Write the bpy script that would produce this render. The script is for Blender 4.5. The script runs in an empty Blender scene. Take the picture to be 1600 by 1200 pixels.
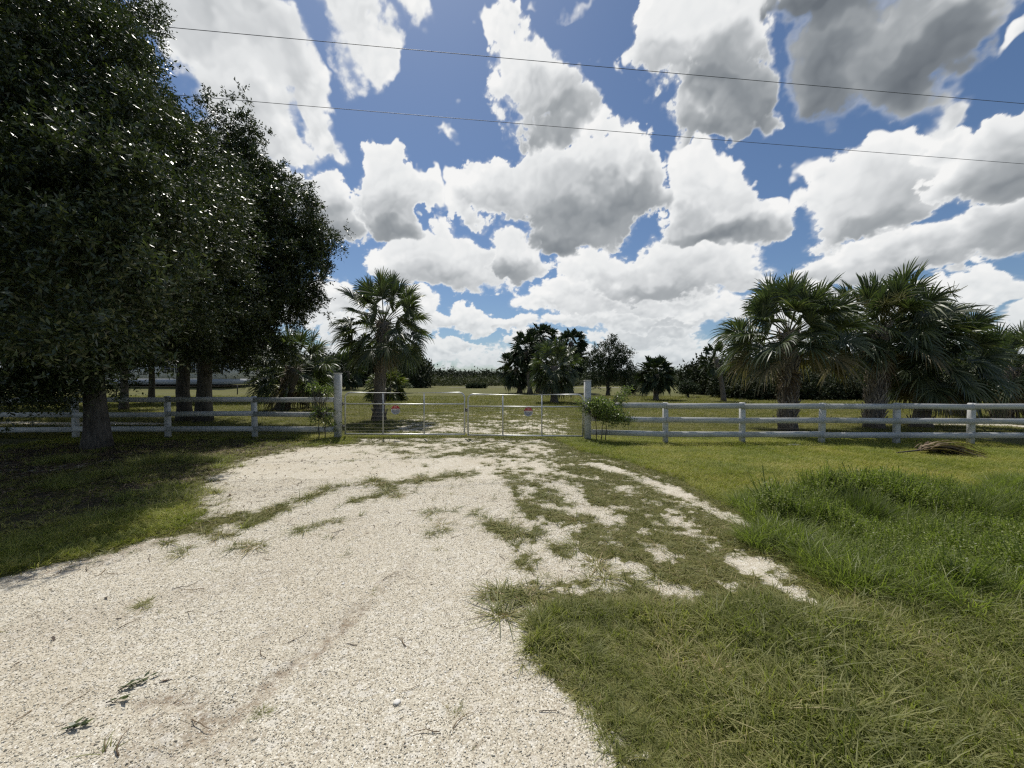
import bpy, math, random
import numpy as np
from mathutils import Vector
R = math.radians
random.seed(7)
rng = np.random.default_rng(7)
scn = bpy.context.scene
COL = scn.collection

# ------------------------------------------------------------------ camera
CAMZ, F, HOR = 1.8, 600.0, 595.0
cd = bpy.data.cameras.new('camera'); cd.sensor_width = 36; cd.lens = 36*F/1600; cd.clip_start = .05; cd.clip_end = 3000
cam = bpy.data.objects.new('camera', cd); COL.objects.link(cam)
cam.location = (0, 0, CAMZ); cam.rotation_euler = (R(90) - math.atan((600-HOR)/F), 0, 0)
scn.camera = cam

def G(px, py, z=0.0):                      # ground point seen at a photo pixel
    y = F*(CAMZ-z)/(py-HOR)
    return ((px-800)/F*y, y, z)
def W(px, py, y):                          # point at depth y seen at a photo pixel
    return ((px-800)/F*y, y, CAMZ+(HOR-py)/F*y)

# ------------------------------------------------------------------ exposure
scn.view_settings.view_transform = 'Standard'; scn.view_settings.look = 'None'
scn.view_settings.exposure = 0.0; scn.view_settings.gamma = 1
scn.cycles.max_bounces = 6; scn.cycles.diffuse_bounces = 3; scn.cycles.glossy_bounces = 2
scn.cycles.transmission_bounces = 4; scn.cycles.transparent_max_bounces = 4
scn.cycles.use_denoising = False
scn.cycles.filter_width = 1.3

# ------------------------------------------------------------------ sun
SUN = Vector((-0.17, 0.49, 1.0)).normalized()
ld = bpy.data.lights.new('sun', 'SUN'); ld.energy = 4.4; ld.angle = R(.55); ld.color = (1, .955, .88)
sun = bpy.data.objects.new('sun', ld); COL.objects.link(sun)
sun.rotation_euler = SUN.to_track_quat('Z', 'Y').to_euler()
sun['label'] = 'sun'

# ------------------------------------------------------------------ node helper
class NT:
    def __init__(s, tree): s.t = tree; s.n = tree.nodes; s.l = tree.links
    def node(s, kind, **kw):
        n = s.n.new(kind)
        for k, v in kw.items(): setattr(n, k, v)
        return n
    def put(s, sock, v):
        if isinstance(v, bpy.types.NodeSocket): s.l.new(v, sock)
        elif v is not None: sock.default_value = v
    def math(s, op, a, b=None, c=None, clamp=False):
        n = s.node('ShaderNodeMath', operation=op, use_clamp=clamp); s.put(n.inputs[0], a); s.put(n.inputs[1], b)
        if c is not None: s.put(n.inputs[2], c)
        return n.outputs[0]
    def vmath(s, op, a, b=None, out=0):
        n = s.node('ShaderNodeVectorMath', operation=op); s.put(n.inputs[0], a)
        if op == 'SCALE': s.put(n.inputs[3], b)
        elif b is not None: s.put(n.inputs[1], b)
        return n.outputs[out]
    def noise(s, vec, scale, detail=4, rough=.55, dist=0, out=0):
        n = s.node('ShaderNodeTexNoise'); s.put(n.inputs['Vector'], vec); n.inputs['Scale'].default_value = scale
        n.inputs['Detail'].default_value = detail; n.inputs['Roughness'].default_value = rough; n.inputs['Distortion'].default_value = dist
        return n.outputs[out]
    def rng(s, v, a, b, c=0., d=1., smooth=False):
        n = s.node('ShaderNodeMapRange', clamp=True, interpolation_type='SMOOTHSTEP' if smooth else 'LINEAR')
        s.put(n.inputs[0], v)
        for i, x in enumerate((a, b, c, d)): s.put(n.inputs[i+1], x)
        return n.outputs[0]
    def mix(s, f, a, b, blend='MIX'):
        n = s.node('ShaderNodeMix', data_type='RGBA', blend_type=blend); s.put(n.inputs[0], f)
        for i, v in ((6, a), (7, b)):
            if isinstance(v, tuple) and len(v) == 3: v = (*v, 1)
            s.put(n.inputs[i], v)
        return n.outputs[2]
    def ramp(s, f, stops, interp='LINEAR'):
        n = s.node('ShaderNodeValToRGB'); n.color_ramp.interpolation = interp; s.put(n.inputs[0], f)
        e = n.color_ramp.elements
        while len(e) < len(stops): e.new(.5)
        for i, (p, c) in enumerate(stops): e[i].position = p; e[i].color = (*c, 1)
        return n.outputs[0]

# ------------------------------------------------------------------ world: Nishita sky + cumulus
wd = bpy.data.worlds.new('World'); scn.world = wd; wd.use_nodes = True
w = NT(wd.node_tree); w.n.clear()
sky = w.node('ShaderNodeTexSky', sky_type='NISHITA', sun_disc=False)
sky.sun_elevation = math.asin(SUN.z); sky.sun_rotation = math.atan2(SUN.x, SUN.y)
sky.air_density = 1.0; sky.dust_density = .6; sky.ozone_density = 2.5
bg = w.node('ShaderNodeBackground'); bg.inputs[1].default_value = .1
wo = w.node('ShaderNodeOutputWorld'); w.l.new(bg.outputs[0], wo.inputs[0])
w.l.new(w.mix(1, sky.outputs[0], (.66, .74, .82), 'MULTIPLY'), bg.inputs[0])

# ------------------------------------------------------------------ clouds
#CLOUDS_BEGIN
_perm = np.random.default_rng(3).permutation(512).astype(np.int32); _perm = np.concatenate([_perm, _perm])
_gr = np.random.default_rng(4).normal(size=(512, 3)).astype(np.float32); _gr /= np.linalg.norm(_gr, axis=1)[:, None]
def perlin(x, y, z):
    xi = np.floor(x).astype(np.int32); yi = np.floor(y).astype(np.int32); zi = np.floor(z).astype(np.int32)
    xf = (x-xi).astype(np.float32); yf = (y-yi).astype(np.float32); zf = (z-zi).astype(np.float32)
    u = xf*xf*xf*(xf*(xf*6-15)+10); v = yf*yf*yf*(yf*(yf*6-15)+10); t = zf*zf*zf*(zf*(zf*6-15)+10)
    out = 0
    for dx in (0, 1):
        wx = u if dx else 1-u
        a = _perm[(xi+dx) & 511]
        for dy in (0, 1):
            wy = v if dy else 1-v
            b = _perm[(a+((yi+dy) & 511))]
            for dz in (0, 1):
                gv = _gr[_perm[(b+((zi+dz) & 511))]]
                out = out + wx*wy*(t if dz else 1-t)*(gv[..., 0]*(xf-dx)+gv[..., 1]*(yf-dy)+gv[..., 2]*(zf-dz))
    return out*1.5
def fbm(x, y, z, s, n, rough=.5, bil=False):
    tot, a, norm = 0, 1.0, 0
    for i in range(n):
        p = perlin(x*s+i*7.3, y*s+i*3.1, z*s-i*5.7)
        tot = tot + a*(np.abs(p)*2-.45 if bil else p); norm += a; a *= rough; s *= 2.03
    return tot/norm
# cumulus clouds, far (low) ones first; each is a list of puffs: where the photo sees it, size, tilt, weight, greyness of its base
def _low_clouds():
    rr = random.Random(12); out = []
    for row, (y0, n, rx, ry) in enumerate([(548, 26, 46, 11), (532, 24, 56, 15), (514, 22, 64, 19), (494, 20, 72, 23), (470, 17, 78, 27), (446, 14, 74, 28)]):
        puffs = []
        for i in range(n):
            x = -500+2600*(i+rr.random())/n; y = y0+rr.uniform(-9, 9); k = rr.uniform(.6, 1.35)
            if row == 5 and (rr.random() < .3 or 480 < x < 560 or 850 < x < 890 or 1190 < x < 1260): continue
            g = rr.uniform(.05, .55)
            puffs += [(x, y, rx*k, ry*k, 0, 1.1, g), (x+rr.uniform(-.5, .5)*rx, y-ry*.7*k, rx*.5*k, ry*.8*k, 0, .9, .0)]
        out.append((.8, puffs[::2]+puffs[1::2]))
    return out
CLOUDS = [
 (.55, [(500,555,900,34,0,.7,.3),(1250,555,700,34,0,.7,.4),(-200,545,500,50,0,.8,.4),(1900,545,500,50,0,.8,.4)]),
] + _low_clouds() + [
 (.8, [(925,408,60,38,0,1.1,.2),(990,432,80,34,0,1.1,.5),(1050,410,70,40,0,1.0,.3),(1120,420,80,36,0,1.0,.3),(1170,430,60,24,0,.9,.4),(1010,450,90,20,0,.9,.8)]),
 (.9, [(690,385,60,40,0,1.1,.2),(625,398,60,38,0,1.1,.2),(740,420,90,36,0,1.1,.4),(585,410,30,16,0,.9,.0),(660,430,90,26,0,1.0,.7),(765,395,30,20,0,.6,.1)]),
 (1., [(800,392,46,34,0,1.2,.2),(812,414,52,20,0,1.0,.9),(785,412,36,20,0,.9,.8)]),
 (.9, [(1290,420,60,30,0,.9,.5),(1350,395,100,36,0,1.1,.4),(1460,385,130,38,5,1.1,.7),(1580,350,90,54,0,1.1,.9),(1700,330,120,80,0,1.1,.8),(1400,425,110,20,0,.9,.8)]),
 (1., [(1085,272,38,36,0,1.2,.0),(1135,288,44,42,0,1.2,.1),(1100,328,70,46,0,1.3,.4),(1195,340,34,28,0,1.1,.2),(1150,365,76,26,0,1.2,1.1),(1065,358,46,28,0,1.0,.6),(1100,375,70,16,0,.9,.9)]),
 (1., [(1270,310,40,46,0,1.1,.1),(1310,262,62,52,0,1.2,.1),(1375,290,90,62,0,1.2,.5),(1395,240,60,30,20,1.0,.1),(1300,355,60,36,0,1.1,.5),(1370,345,70,26,0,1.0,.8),(1420,300,60,50,0,1.0,.5)]),
 (1., [(1590,195,70,50,30,1.0,.3),(1530,235,80,46,30,1.0,.6),(1600,265,110,60,0,1.1,.9),(1490,280,70,36,10,.9,.8),(1560,300,100,36,0,1.0,1.0),(1720,200,140,120,0,1.1,.9),(1460,225,50,22,30,.7,.4)]),
 (1., [(613,226,42,36,0,1.2,.0),(606,268,42,42,0,1.1,.2),(600,322,66,44,0,1.2,.8),(645,305,46,34,20,1.0,.3),(690,296,20,38,-15,.9,.0),(620,352,50,16,0,.9,1.0)]),
 (1., [(758,285,40,52,0,1.1,.1),(765,330,60,34,0,1.1,.4),(850,275,62,60,0,1.2,.3),(945,270,72,56,0,1.1,.2),(925,335,105,50,0,1.4,1.3),(1000,308,50,40,0,1.1,.6),(900,300,70,50,0,.9,.5),(800,310,50,40,0,.9,.3),(860,370,60,18,0,.8,1.0)]),
 (1., [(440,280,90,52,10,1.1,.9),(505,318,76,42,10,1.1,.9),(520,270,40,34,0,.9,.2),(540,345,50,20,0,.9,.9),(380,260,90,60,0,1.0,.8)]),
 (.6, [(330,60,150,90,-35,1.1,.3),(440,60,90,76,-40,1.1,.2),(495,140,70,40,-45,.9,.2),(390,200,100,60,-25,1.0,.5),(300,-60,220,90,0,1.0,.5),(460,195,70,34,-30,.8,.3),(520,205,46,26,-20,.6,.1)]),
 (.35, [(560,50,40,80,-10,.75,.1),(540,-20,70,50,0,.7,.2),(585,95,26,30,-30,.6,.0),(640,0,46,34,-25,.65,.1),(700,190,16,12,0,.5,0),(905,0,40,16,0,.5,0),(815,25,26,12,0,.45,0)]),
 (1., [(766,50,28,34,0,1.0,.0),(785,100,48,46,10,1.1,.0),(862,112,52,40,0,1.1,.1),(800,140,56,40,0,1.0,.3),(850,160,80,50,0,1.2,.6),(918,165,42,46,0,1.1,.4),(865,205,80,34,0,1.1,1.0)]),
 (1., [(1035,45,64,60,0,1.2,.0),(1110,40,84,60,0,1.2,.1),(1020,110,44,44,0,1.1,.2),(1080,120,90,60,0,1.2,.8),(1165,120,70,70,0,1.2,1.0),(1120,185,84,44,10,1.2,1.1),(1205,165,34,40,0,1.0,.7),(1095,222,46,18,10,.9,.6)]),
 (.45, [(1290,60,66,110,-10,1.1,1.9),(1390,60,120,90,20,1.2,1.7),(1500,20,120,56,25,1.1,1.6),(1430,130,76,50,25,1.0,1.2),(1330,-60,260,80,0,1.2,1.9),(1240,0,70,26,0,.8,1.3),(1470,180,50,26,35,.8,.6),(1560,66,56,12,25,.7,.2)]),
]
def _smooth(t): t = np.clip(t, 0, 1); return t*t*(3-2*t)
def _blur(a, n):
    for ax in (0, 1):
        c = np.cumsum(np.pad(a.astype(np.float64), [(n+1, n) if i == ax else (0, 0) for i in (0, 1)], mode='edge'), axis=ax)
        a = (np.take(c, range(2*n+1, c.shape[ax]), axis=ax)-np.take(c, range(0, c.shape[ax]-2*n-1), axis=ax))/(2*n+1)
    return a
def clouds(az, el, dA, dE):
    """colour and cover of the clouds in a grid of directions"""
    dx, dy, dz = np.sin(az)*np.cos(el), np.cos(az)*np.cos(el), np.sin(el)
    lo = _smooth(1-(el-.03)/.42)                          # far clouds near the horizon look smaller
    def nz(s, n, rough=.5, bil=False, o=0):
        return fbm(dx+o, dy, dz, s, n, rough, bil)*(1-lo)+fbm(dx+o, dy+5, dz*1.5, s*2.3, n, rough, bil)*lo
    amp = .30+np.clip(el, 0, 1)*.9
    wa = nz(3.2, 3)*.13*amp + nz(11, 4, .6, o=3)*.085*amp
    we = nz(3.2, 3, o=11)*.13*amp + nz(11, 4, .6, o=17)*.085*amp
    A, E = az+wa, el+we
    b1 = nz(10.0, 6, .60, True); b2 = nz(19.0, 5, .55, True, 41); b0 = nz(4.0, 3, .5, o=5); f1 = nz(20, 5, .68, o=7)
    soft = nz(3.0, 2, o=23)
    col = np.zeros(az.shape+(3,)); cov = np.zeros(az.shape)
    outside = np.clip(np.maximum((np.abs(az)-1.0)/.2, (el-.82)/.12), 0, 1)
    sd = np.arccos(np.clip(dx*SUN.x+dy*SUN.y+dz*SUN.z, -1, 1)); outside = outside*np.clip((sd-.30)/.15, 0, 1)   # the sun stands in a clear gap
    wide = nz(2.2, 3, o=31)
    for gi, (hard, puffs) in enumerate([(.8, None)]+CLOUDS):
        Fd = np.zeros_like(A); B = np.zeros_like(A)
        if puffs is None:
            Fd = outside*np.clip(wide*3.4-.10, 0, 1.3); B = outside*np.clip(wide*3, 0, 1.2)
        else:
            for (px, py, rx, ry, rot, wt, gr) in puffs:
                u, v = (px-800)/F, (HOR-py)/F
                a0, e0 = math.atan(u), math.atan2(v, math.hypot(u, 1))
                sa = rx/F/(1+u*u)*1.21; se = ry/F/math.sqrt(1+u*u)/(1+v*v/(1+u*u))*1.26
                c, s_ = math.cos(R(rot)), math.sin(R(rot))
                m = (np.abs(A-a0) < max(sa, se)*1.6) & (np.abs(E-e0) < max(sa, se)*1.6)
                a_, e_ = A[m]-a0, E[m]-e0
                p, q = (a_*c+e_*s_)/sa, (-a_*s_+e_*c)/se
                t = np.maximum(1-p*p-q*q, 0); Fd[m] += wt*t*t
                t2 = np.maximum(1-(p*.9)**2-((q+.30)*1.1)**2, 0); B[m] += gr*t2*.8
        if Fd.max() <= 0: continue
        Fs = np.minimum(Fd, .9)+np.maximum(Fd-.9, 0)*.35
        D = Fs*1.25 + (b1*1.5*hard+b2*.35*hard+b0*.6) + f1*(.20+.40*(1-hard)+.5*np.clip(soft, 0, .4)) - .02
        edge = .15+.42*(1-hard)+.40*np.clip(soft*1.6+.05, 0, .4)
        al = _smooth((D-.26)/edge)*_smooth(Fd/.10)
        al = np.maximum(al, _smooth((Fd-.03)/.5)*_smooth((D+.05)/.6)*.5)
        gE = np.gradient(D, axis=0)/dE; gA = np.gradient(D, axis=1)/dA
        g1 = -(gE*.92-gA*.30)
        sc = dE/R(.085)
        rel = np.tanh(_blur(g1, 1)*.013/amp*.6)*.45*hard+np.tanh(_blur(_blur(g1, int(5/sc)+1), int(5/sc)+1)*.05)*.75
        thick = np.clip((D-.35)/1.2, 0, 1)
        sh = .01 + B*.34 + thick*.06 - rel*(.085+.06*thick) - (b1*.34+b2*.30)*_smooth(thick*4)*(1-.45*np.clip(B, 0, 1))
        # billows: every cloud is heaped from round lumps, white on top and greyer underneath
        if puffs is not None:
            rr = np.random.default_rng(500+gi); a1, e1 = A[0:1], E[:, 0:1]
            aa, ee = az[0], el[:, 0]
            N = int(26*len(puffs)*(.45 if len(puffs) > 16 else 1))
            wts = np.array([p[2]*p[3] for p in puffs], float); pi_ = rr.choice(len(puffs), N, p=wts/wts.sum())
            lumps = []
            for q_ in pi_:
                px, py, rx, ry, rot, wt, gr = puffs[q_]
                t = rr.uniform(0, 6.28); k = rr.uniform(0, 1)**.5*1.0
                lumps.append((px+math.cos(t)*k*rx, py+math.sin(t)*k*ry, min(rx, ry)*rr.uniform(.22, .58), gr))
            lumps.sort(key=lambda l: -l[2])
            for (px, py, r_, gr) in lumps:
                u, v = (px-800)/F, (HOR-py)/F
                a0, e0 = math.atan(u), math.atan2(v, math.hypot(u, 1))
                sa = r_/F/(1+u*u); se = r_/F/math.sqrt(1+u*u)/(1+v*v/(1+u*u)); mg = .07
                i0, i1 = np.searchsorted(ee, (e0-se-mg, e0+se+mg)); j0, j1 = np.searchsorted(aa, (a0-sa-mg, a0+sa+mg))
                if i1 <= i0 or j1 <= j0: continue
                W_ = (slice(i0, i1), slice(j0, j1))
                p = (A[W_]-a0)/sa; q = (E[W_]-e0)/se; r2 = p*p+q*q
                z_ = np.sqrt(np.clip(1-r2, 0, 1)); lit = np.clip(q*.62-p*.22+z_*.35, -1, 1)
                aL = _smooth((1-r2)/.55)*np.clip(.66+q*.5, 0, 1)
                base = B[W_]*.36+.05
                val = base+.02+.20*(.45-lit)*(.6+.8*np.clip(gr, 0, 1))
                sh[W_] = sh[W_]*(1-aL*.5)+val*aL*.5
        sh = sh*.45+_blur(sh, 2)*.55
        sh = np.clip(sh, 0, 1)*(.35+.65*_smooth((D-.22)/.55))
        sh = np.clip(sh*(1-.22*lo), 0, 1)
        c = np.stack([np.interp(sh, CSTOP, CRAMP[:, i]) for i in range(3)], -1)
        k = al[..., None]
        col = c*k+col*(1-k); cov = al+cov*(1-al)
    hz = np.clip(1-el/.20, 0, 1)[..., None]*.45
    col = col/np.maximum(cov, 1e-3)[..., None]
    col = col*(1-hz)+np.array((.46, .55, .60))*hz
    return col, cov
CSTOP = np.array([0, .12, .25, .43, .68, 1.0])
CRAMP = np.array([(1.0, 1.0, .99), (.88, .895, .90), (.68, .70, .715), (.42, .445, .465), (.25, .275, .30), (.15, .17, .195)])
#CLOUDS_END
# ------------------------------------------------------------------ object helpers
def tag(o, label=None, cat=None, group=None, kind=None):
    if label: o['label'] = label
    if cat: o['category'] = cat
    if group: o['group'] = group
    if kind: o['kind'] = kind
    return o
def empty(name, loc, label, cat, group=None, rz=0):
    o = bpy.data.objects.new(name, None); COL.objects.link(o); o.location = loc; o.rotation_euler = (0, 0, rz); o.empty_display_size = .3
    return tag(o, label, cat, group)
def np_mesh(name, V, polys, mat, parent=None, smooth=False, coll=None, mats=None, mi=None):
    """polys: list of (M,k) int arrays"""
    me = bpy.data.meshes.new(name)
    V = np.asarray(V, np.float32)
    polys = [np.asarray(p, np.int32) for p in polys if len(p)]
    nl = sum(p.size for p in polys); nf = sum(len(p) for p in polys)
    me.vertices.add(len(V)); me.vertices.foreach_set('co', V.ravel())
    me.loops.add(nl); me.loops.foreach_set('vertex_index', np.concatenate([p.ravel() for p in polys]))
    tot = np.concatenate([np.full(len(p), p.shape[1], np.int32) for p in polys])
    st = np.concatenate([[0], np.cumsum(tot)[:-1]]).astype(np.int32)
    me.polygons.add(nf); me.polygons.foreach_set('loop_start', st); me.polygons.foreach_set('loop_total', tot)
    if smooth: me.polygons.foreach_set('use_smooth', np.ones(nf, bool))
    for m in (mats or [mat]): me.materials.append(m)
    if mi is not None: me.polygons.foreach_set('material_index', np.asarray(mi, np.int32))
    me.update(calc_edges=True); me.validate(clean_customdata=False)
    o = bpy.data.objects.new(name, me); (coll or COL).objects.link(o)
    if parent: o.parent = parent
    return o
class MB:
    """collects simple shapes into one mesh"""
    def __init__(s): s.v = []; s.f4 = []; s.f3 = []; s.n = 0
    def add(s, V, F4=(), F3=()):
        s.v.append(np.asarray(V, float).reshape(-1, 3))
        if len(F4): s.f4.append(np.asarray(F4)+s.n)
        if len(F3): s.f3.append(np.asarray(F3)+s.n)
        s.n += len(s.v[-1])
    def box(s, c, d, rz=0, bev=0.0):
        x, y, z = np.array(d)/2; c = np.array(c, float); b = bev
        if b:   # chamfered vertical and top edges
            def ringpts(zz, k): return [(sx*(x-b*k[0]), sy*(y-b*k[1]), zz) for sx, sy, k in ()]
            out = []
            for zz, ins in ((-z, 0), (z-b, 0), (z, b)):
                X, Y = x-ins, y-ins
                out += [(-X+b, -Y, zz), (X-b, -Y, zz), (X, -Y+b, zz), (X, Y-b, zz), (X-b, Y, zz), (-X+b, Y, zz), (-X, Y-b, zz), (-X, -Y+b, zz)]
            V = np.array(out); F = []
            for r_ in (0, 8):
                for i in range(8): j = (i+1) % 8; F.append((r_+i, r_+j, r_+8+j, r_+8+i))
            T = [(16, 16+i, 16+i+1) for i in range(1, 7)]+[(0, i+1, i) for i in range(1, 7)]
        else:
            V = np.array([(sx*x, sy*y, sz*z) for sz in (-1, 1) for sx, sy in ((-1, -1), (1, -1), (1, 1), (-1, 1))])
            F = [(0, 3, 2, 1), (4, 5, 6, 7), (0, 1, 5, 4), (1, 2, 6, 5), (2, 3, 7, 6), (3, 0, 4, 7)]; T = ()
        ca, sa = math.cos(rz), math.sin(rz)
        V = np.stack([V[:, 0]*ca-V[:, 1]*sa, V[:, 0]*sa+V[:, 1]*ca, V[:, 2]], 1)+c
        s.add(V, F, T)
    def beam(s, a, b, w, h, bev=0):
        """a board from a to b, w across (horizontal), h high"""
        a, b = np.array(a, float), np.array(b, float); d = b-a; L = np.linalg.norm(d); t = d/L
        sd = np.cross(t, (0, 0, 1)); sd /= np.linalg.norm(sd); up = np.cross(sd, t)
        V = []; pr = [(-w/2, -h/2), (w/2, -h/2), (w/2, h/2), (-w/2, h/2)]
        for e in (a, b): V += [e+sd*p+up*q for p, q in pr]
        s.add(V, [(0, 1, 2, 3), (7, 6, 5, 4), (0, 4, 5, 1), (1, 5, 6, 2), (2, 6, 7, 3), (3, 7, 4, 0)])
    def tube(s, pts, rad, n=8, cap=True, jit=0):
        pts = np.array(pts, float); rad = np.broadcast_to(np.asarray(rad, float), (len(pts),))
        T = np.gradient(pts, axis=0); T /= np.linalg.norm(T, axis=1)[:, None]+1e-9
        ref = np.array((0, 0, 1.)) if abs(T[0][2]) < .8 else np.array((1., 0, 0))
        V = []
        for i, (p, t) in enumerate(zip(pts, T)):
            a = np.cross(t, ref); a /= np.linalg.norm(a)+1e-9; b = np.cross(t, a); ref = np.cross(a, t) if False else ref
            th = np.arange(n)*2*math.pi/n
            r_ = rad[i]*(1+(rng.normal(size=n)*jit if jit else 0))
            V.append(p+np.outer(np.cos(th)*r_, a)+np.outer(np.sin(th)*r_, b))
        V = np.concatenate(V); m = len(pts)
        i = np.arange(m-1)[:, None]*n; j = np.arange(n)[None]; k = (j+1) % n
        F = np.stack([(i+j), (i+k), (i+n+k), (i+n+j)], -1).reshape(-1, 4)
        T3 = []
        if cap:
            V = np.vstack([V, pts[:1], pts[-1:]])
            T3 = [(m*n, (q+1) % n, q) for q in range(n)]+[(m*n+1, (m-1)*n+q, (m-1)*n+(q+1) % n) for q in range(n)]
        s.add(V, F, T3)
    def build(s, name, mat, parent=None, smooth=False, origin=None, coll=None):
        V = np.concatenate(s.v)
        ps = []
        if s.f4: ps.append(np.concatenate(s.f4))
        if s.f3: ps.append(np.concatenate(s.f3))
        if origin is not None: V = V-np.array(origin)
        o = np_mesh(name, V, ps, mat, parent, smooth, coll)
        if origin is not None: o.location = origin
        return o

# ------------------------------------------------------------------ materials
def material(name, fn, transl=0, tcol=None):
    m = bpy.data.materials.new(name); m.use_nodes = True; t = NT(m.node_tree); t.n.clear()
    out = t.node('ShaderNodeOutputMaterial'); bs = t.node('ShaderNodeBsdfPrincipled')
    col = fn(t, bs)
    if col is not None: t.put(bs.inputs['Base Color'], (*col, 1) if isinstance(col, tuple) else col)
    if transl:
        tr = t.node('ShaderNodeBsdfTranslucent'); mx = t.node('ShaderNodeMixShader'); mx.inputs[0].default_value = transl
        t.put(tr.inputs[0], t.mix(1, bs.inputs['Base Color'].links[0].from_socket, tcol or (1.6, 1.9, .8), 'MULTIPLY'))
        t.l.new(bs.outputs[0], mx.inputs[1]); t.l.new(tr.outputs[0], mx.inputs[2]); t.l.new(mx.outputs[0], out.inputs[0])
    else: t.l.new(bs.outputs[0], out.inputs[0])
    return m
def S(bs, **kw):
    for k, v in kw.items(): bs.inputs[k.replace('_', ' ')].default_value = v
def bump(t, bs, h, dist, strength=1.0):
    b = t.node('ShaderNodeBump'); b.inputs['Strength'].default_value = strength; b.inputs['Distance'].default_value = dist
    t.put(b.inputs['Height'], h); t.l.new(b.outputs[0], bs.inputs['Normal'])
def leafmat(name, stops, rough, transl, spec=.5, inst=False, big=None):
    def f(t, bs):
        S(bs, Roughness=rough); bs.inputs['Specular IOR Level'].default_value = spec
        r_ = t.node('ShaderNodeObjectInfo').outputs['Random'] if inst else t.node('ShaderNodeNewGeometry').outputs['Random Per Island']
        if inst:
            r2 = t.node('ShaderNodeNewGeometry').outputs['Random Per Island']; r_ = t.math('ADD', t.math('MULTIPLY', r_, .55), t.math('MULTIPLY', r2, .45))
        if big:
            pos = t.node('ShaderNodeNewGeometry').outputs['Position']
            r_ = t.math('ADD', t.math('MULTIPLY', r_, .6), t.rng(t.noise(pos, big, 3), .3, .7, 0, .4))
        return t.ramp(r_, stops)
    return material(name, f, transl)
M = {}
M['oak_leaf'] = leafmat('oak_leaf', [(0, (.022, .033, .013)), (.5, (.040, .057, .021)), (.85, (.068, .088, .030)), (1, (.12, .135, .05))], .38, .11, .5)
M['far_leaf'] = leafmat('far_leaf', [(0, (.018, .030, .014)), (.6, (.034, .052, .022)), (1, (.06, .08, .03))], .6, .08, .3)
M['dark_wood'] = leafmat('dark_wood', [(0, (.014, .020, .010)), (.6, (.030, .040, .018)), (1, (.055, .06, .03))], .7, .06, .2, big=.35)
M['scrub_leaf'] = leafmat('scrub_leaf', [(0, (.03, .04, .018)), (.6, (.06, .07, .032)), (1, (.10, .10, .05))], .7, .1, .2, big=.15)
M['palm_leaf'] = leafmat('palm_leaf', [(0, (.035, .050, .026)), (.5, (.070, .092, .045)), (.9, (.115, .135, .070)), (1, (.19, .20, .10))], .42, .16, .45)
M['palm_old'] = leafmat('palm_old', [(0, (.08, .08, .04)), (.4, (.13, .115, .06)), (.8, (.20, .16, .085)), (1, (.28, .22, .13))], .55, .15, .3)
M['palm_dead'] = leafmat('palm_dead', [(0, (.07, .05, .035)), (.5, (.14, .10, .065)), (1, (.26, .20, .13))], .7, .1, .2)
M['seed_stalk'] = leafmat('seed_stalk', [(0, (.16, .16, .06)), (1, (.30, .28, .12))], .7, .2, .2)
M['shrub_leaf'] = leafmat('shrub_leaf', [(0, (.07, .10, .03)), (.6, (.14, .18, .06)), (1, (.26, .29, .11))], .32, .3, .5)
M['yellow_palm'] = leafmat('yellow_palm', [(0, (.05, .07, .022)), (.6, (.10, .12, .035)), (1, (.17, .17, .06))], .45, .2, .4)
def bark(t, bs, a=(.05, .042, .035), b=(.19, .17, .145), sc=14, zs=.22, d=.06):
    pos = t.node('ShaderNodeTexCoord').outputs['Object']; p = t.vmath('MULTIPLY', pos, (1, 1, zs))
    n = t.noise(p, sc, 6, .65, .4); n2 = t.noise(pos, 2.0, 3)
    S(bs, Roughness=.9); bs.inputs['Specular IOR Level'].default_value = .2
    bump(t, bs, n, d, 1)
    return t.mix(t.rng(t.math('ADD', n, t.math('MULTIPLY', n2, .5)), .5, 1.0), a, b)
M['bark'] = material('bark', bark)
M['palm_bark'] = material('palm_bark', lambda t, bs: bark(t, bs, (.09, .078, .065), (.27, .235, .20), 14, 2.5, .03))
M['boot'] = material('boot', lambda t, bs: bark(t, bs, (.14, .115, .09), (.42, .36, .29), 10, 1, .01))
def paint(t, bs):
    pos = t.node('ShaderNodeTexCoord').outputs['Object']
    p = t.vmath('MULTIPLY', pos, (.5, 3, 3)); n = t.noise(p, 4, 6, .7); n2 = t.noise(pos, 1.3, 4, .6); n3 = t.noise(pos, 30, 3)
    S(bs, Roughness=.6); bump(t, bs, n, .003, .5)
    c = t.mix(t.rng(n, .5, .72), (.54, .54, .53), (.33, .34, .32))
    c = t.mix(t.rng(n2, .52, .75, 0, .5), c, (.25, .27, .20))
    return t.mix(t.rng(n3, .66, .74, 0, .4), c, (.22, .21, .19))
M['paint'] = material('weathered_white_paint', paint)
def galv(t, bs):
    n = t.noise(t.node('ShaderNodeTexCoord').outputs['Object'], 14, 4)
    S(bs, Metallic=.55, Roughness=.42)
    return t.mix(t.rng(n, .35, .7), (.60, .61, .60), (.42, .43, .42))
M['galv'] = material('galvanised_steel', galv)
M['wire'] = material('wire', lambda t, bs: (S(bs, Metallic=.6, Roughness=.5), (.16, .15, .14))[1])
M['dark_post'] = material('dark_post', lambda t, bs: (S(bs, Roughness=.8), (.045, .04, .035))[1])
M['cable'] = material('cable', lambda t, bs: (S(bs, Roughness=.6), (.07, .08, .10))[1])
M['sign_white'] = material('sign_white', lambda t, bs: (S(bs, Roughness=.4), (.62, .62, .62))[1])
M['sign_red'] = material('sign_red', lambda t, bs: (S(bs, Roughness=.4), (.48, .03, .035))[1])
M['sign_grey'] = material('sign_grey', lambda t, bs: (S(bs, Roughness=.5), (.12, .12, .15))[1])
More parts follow.
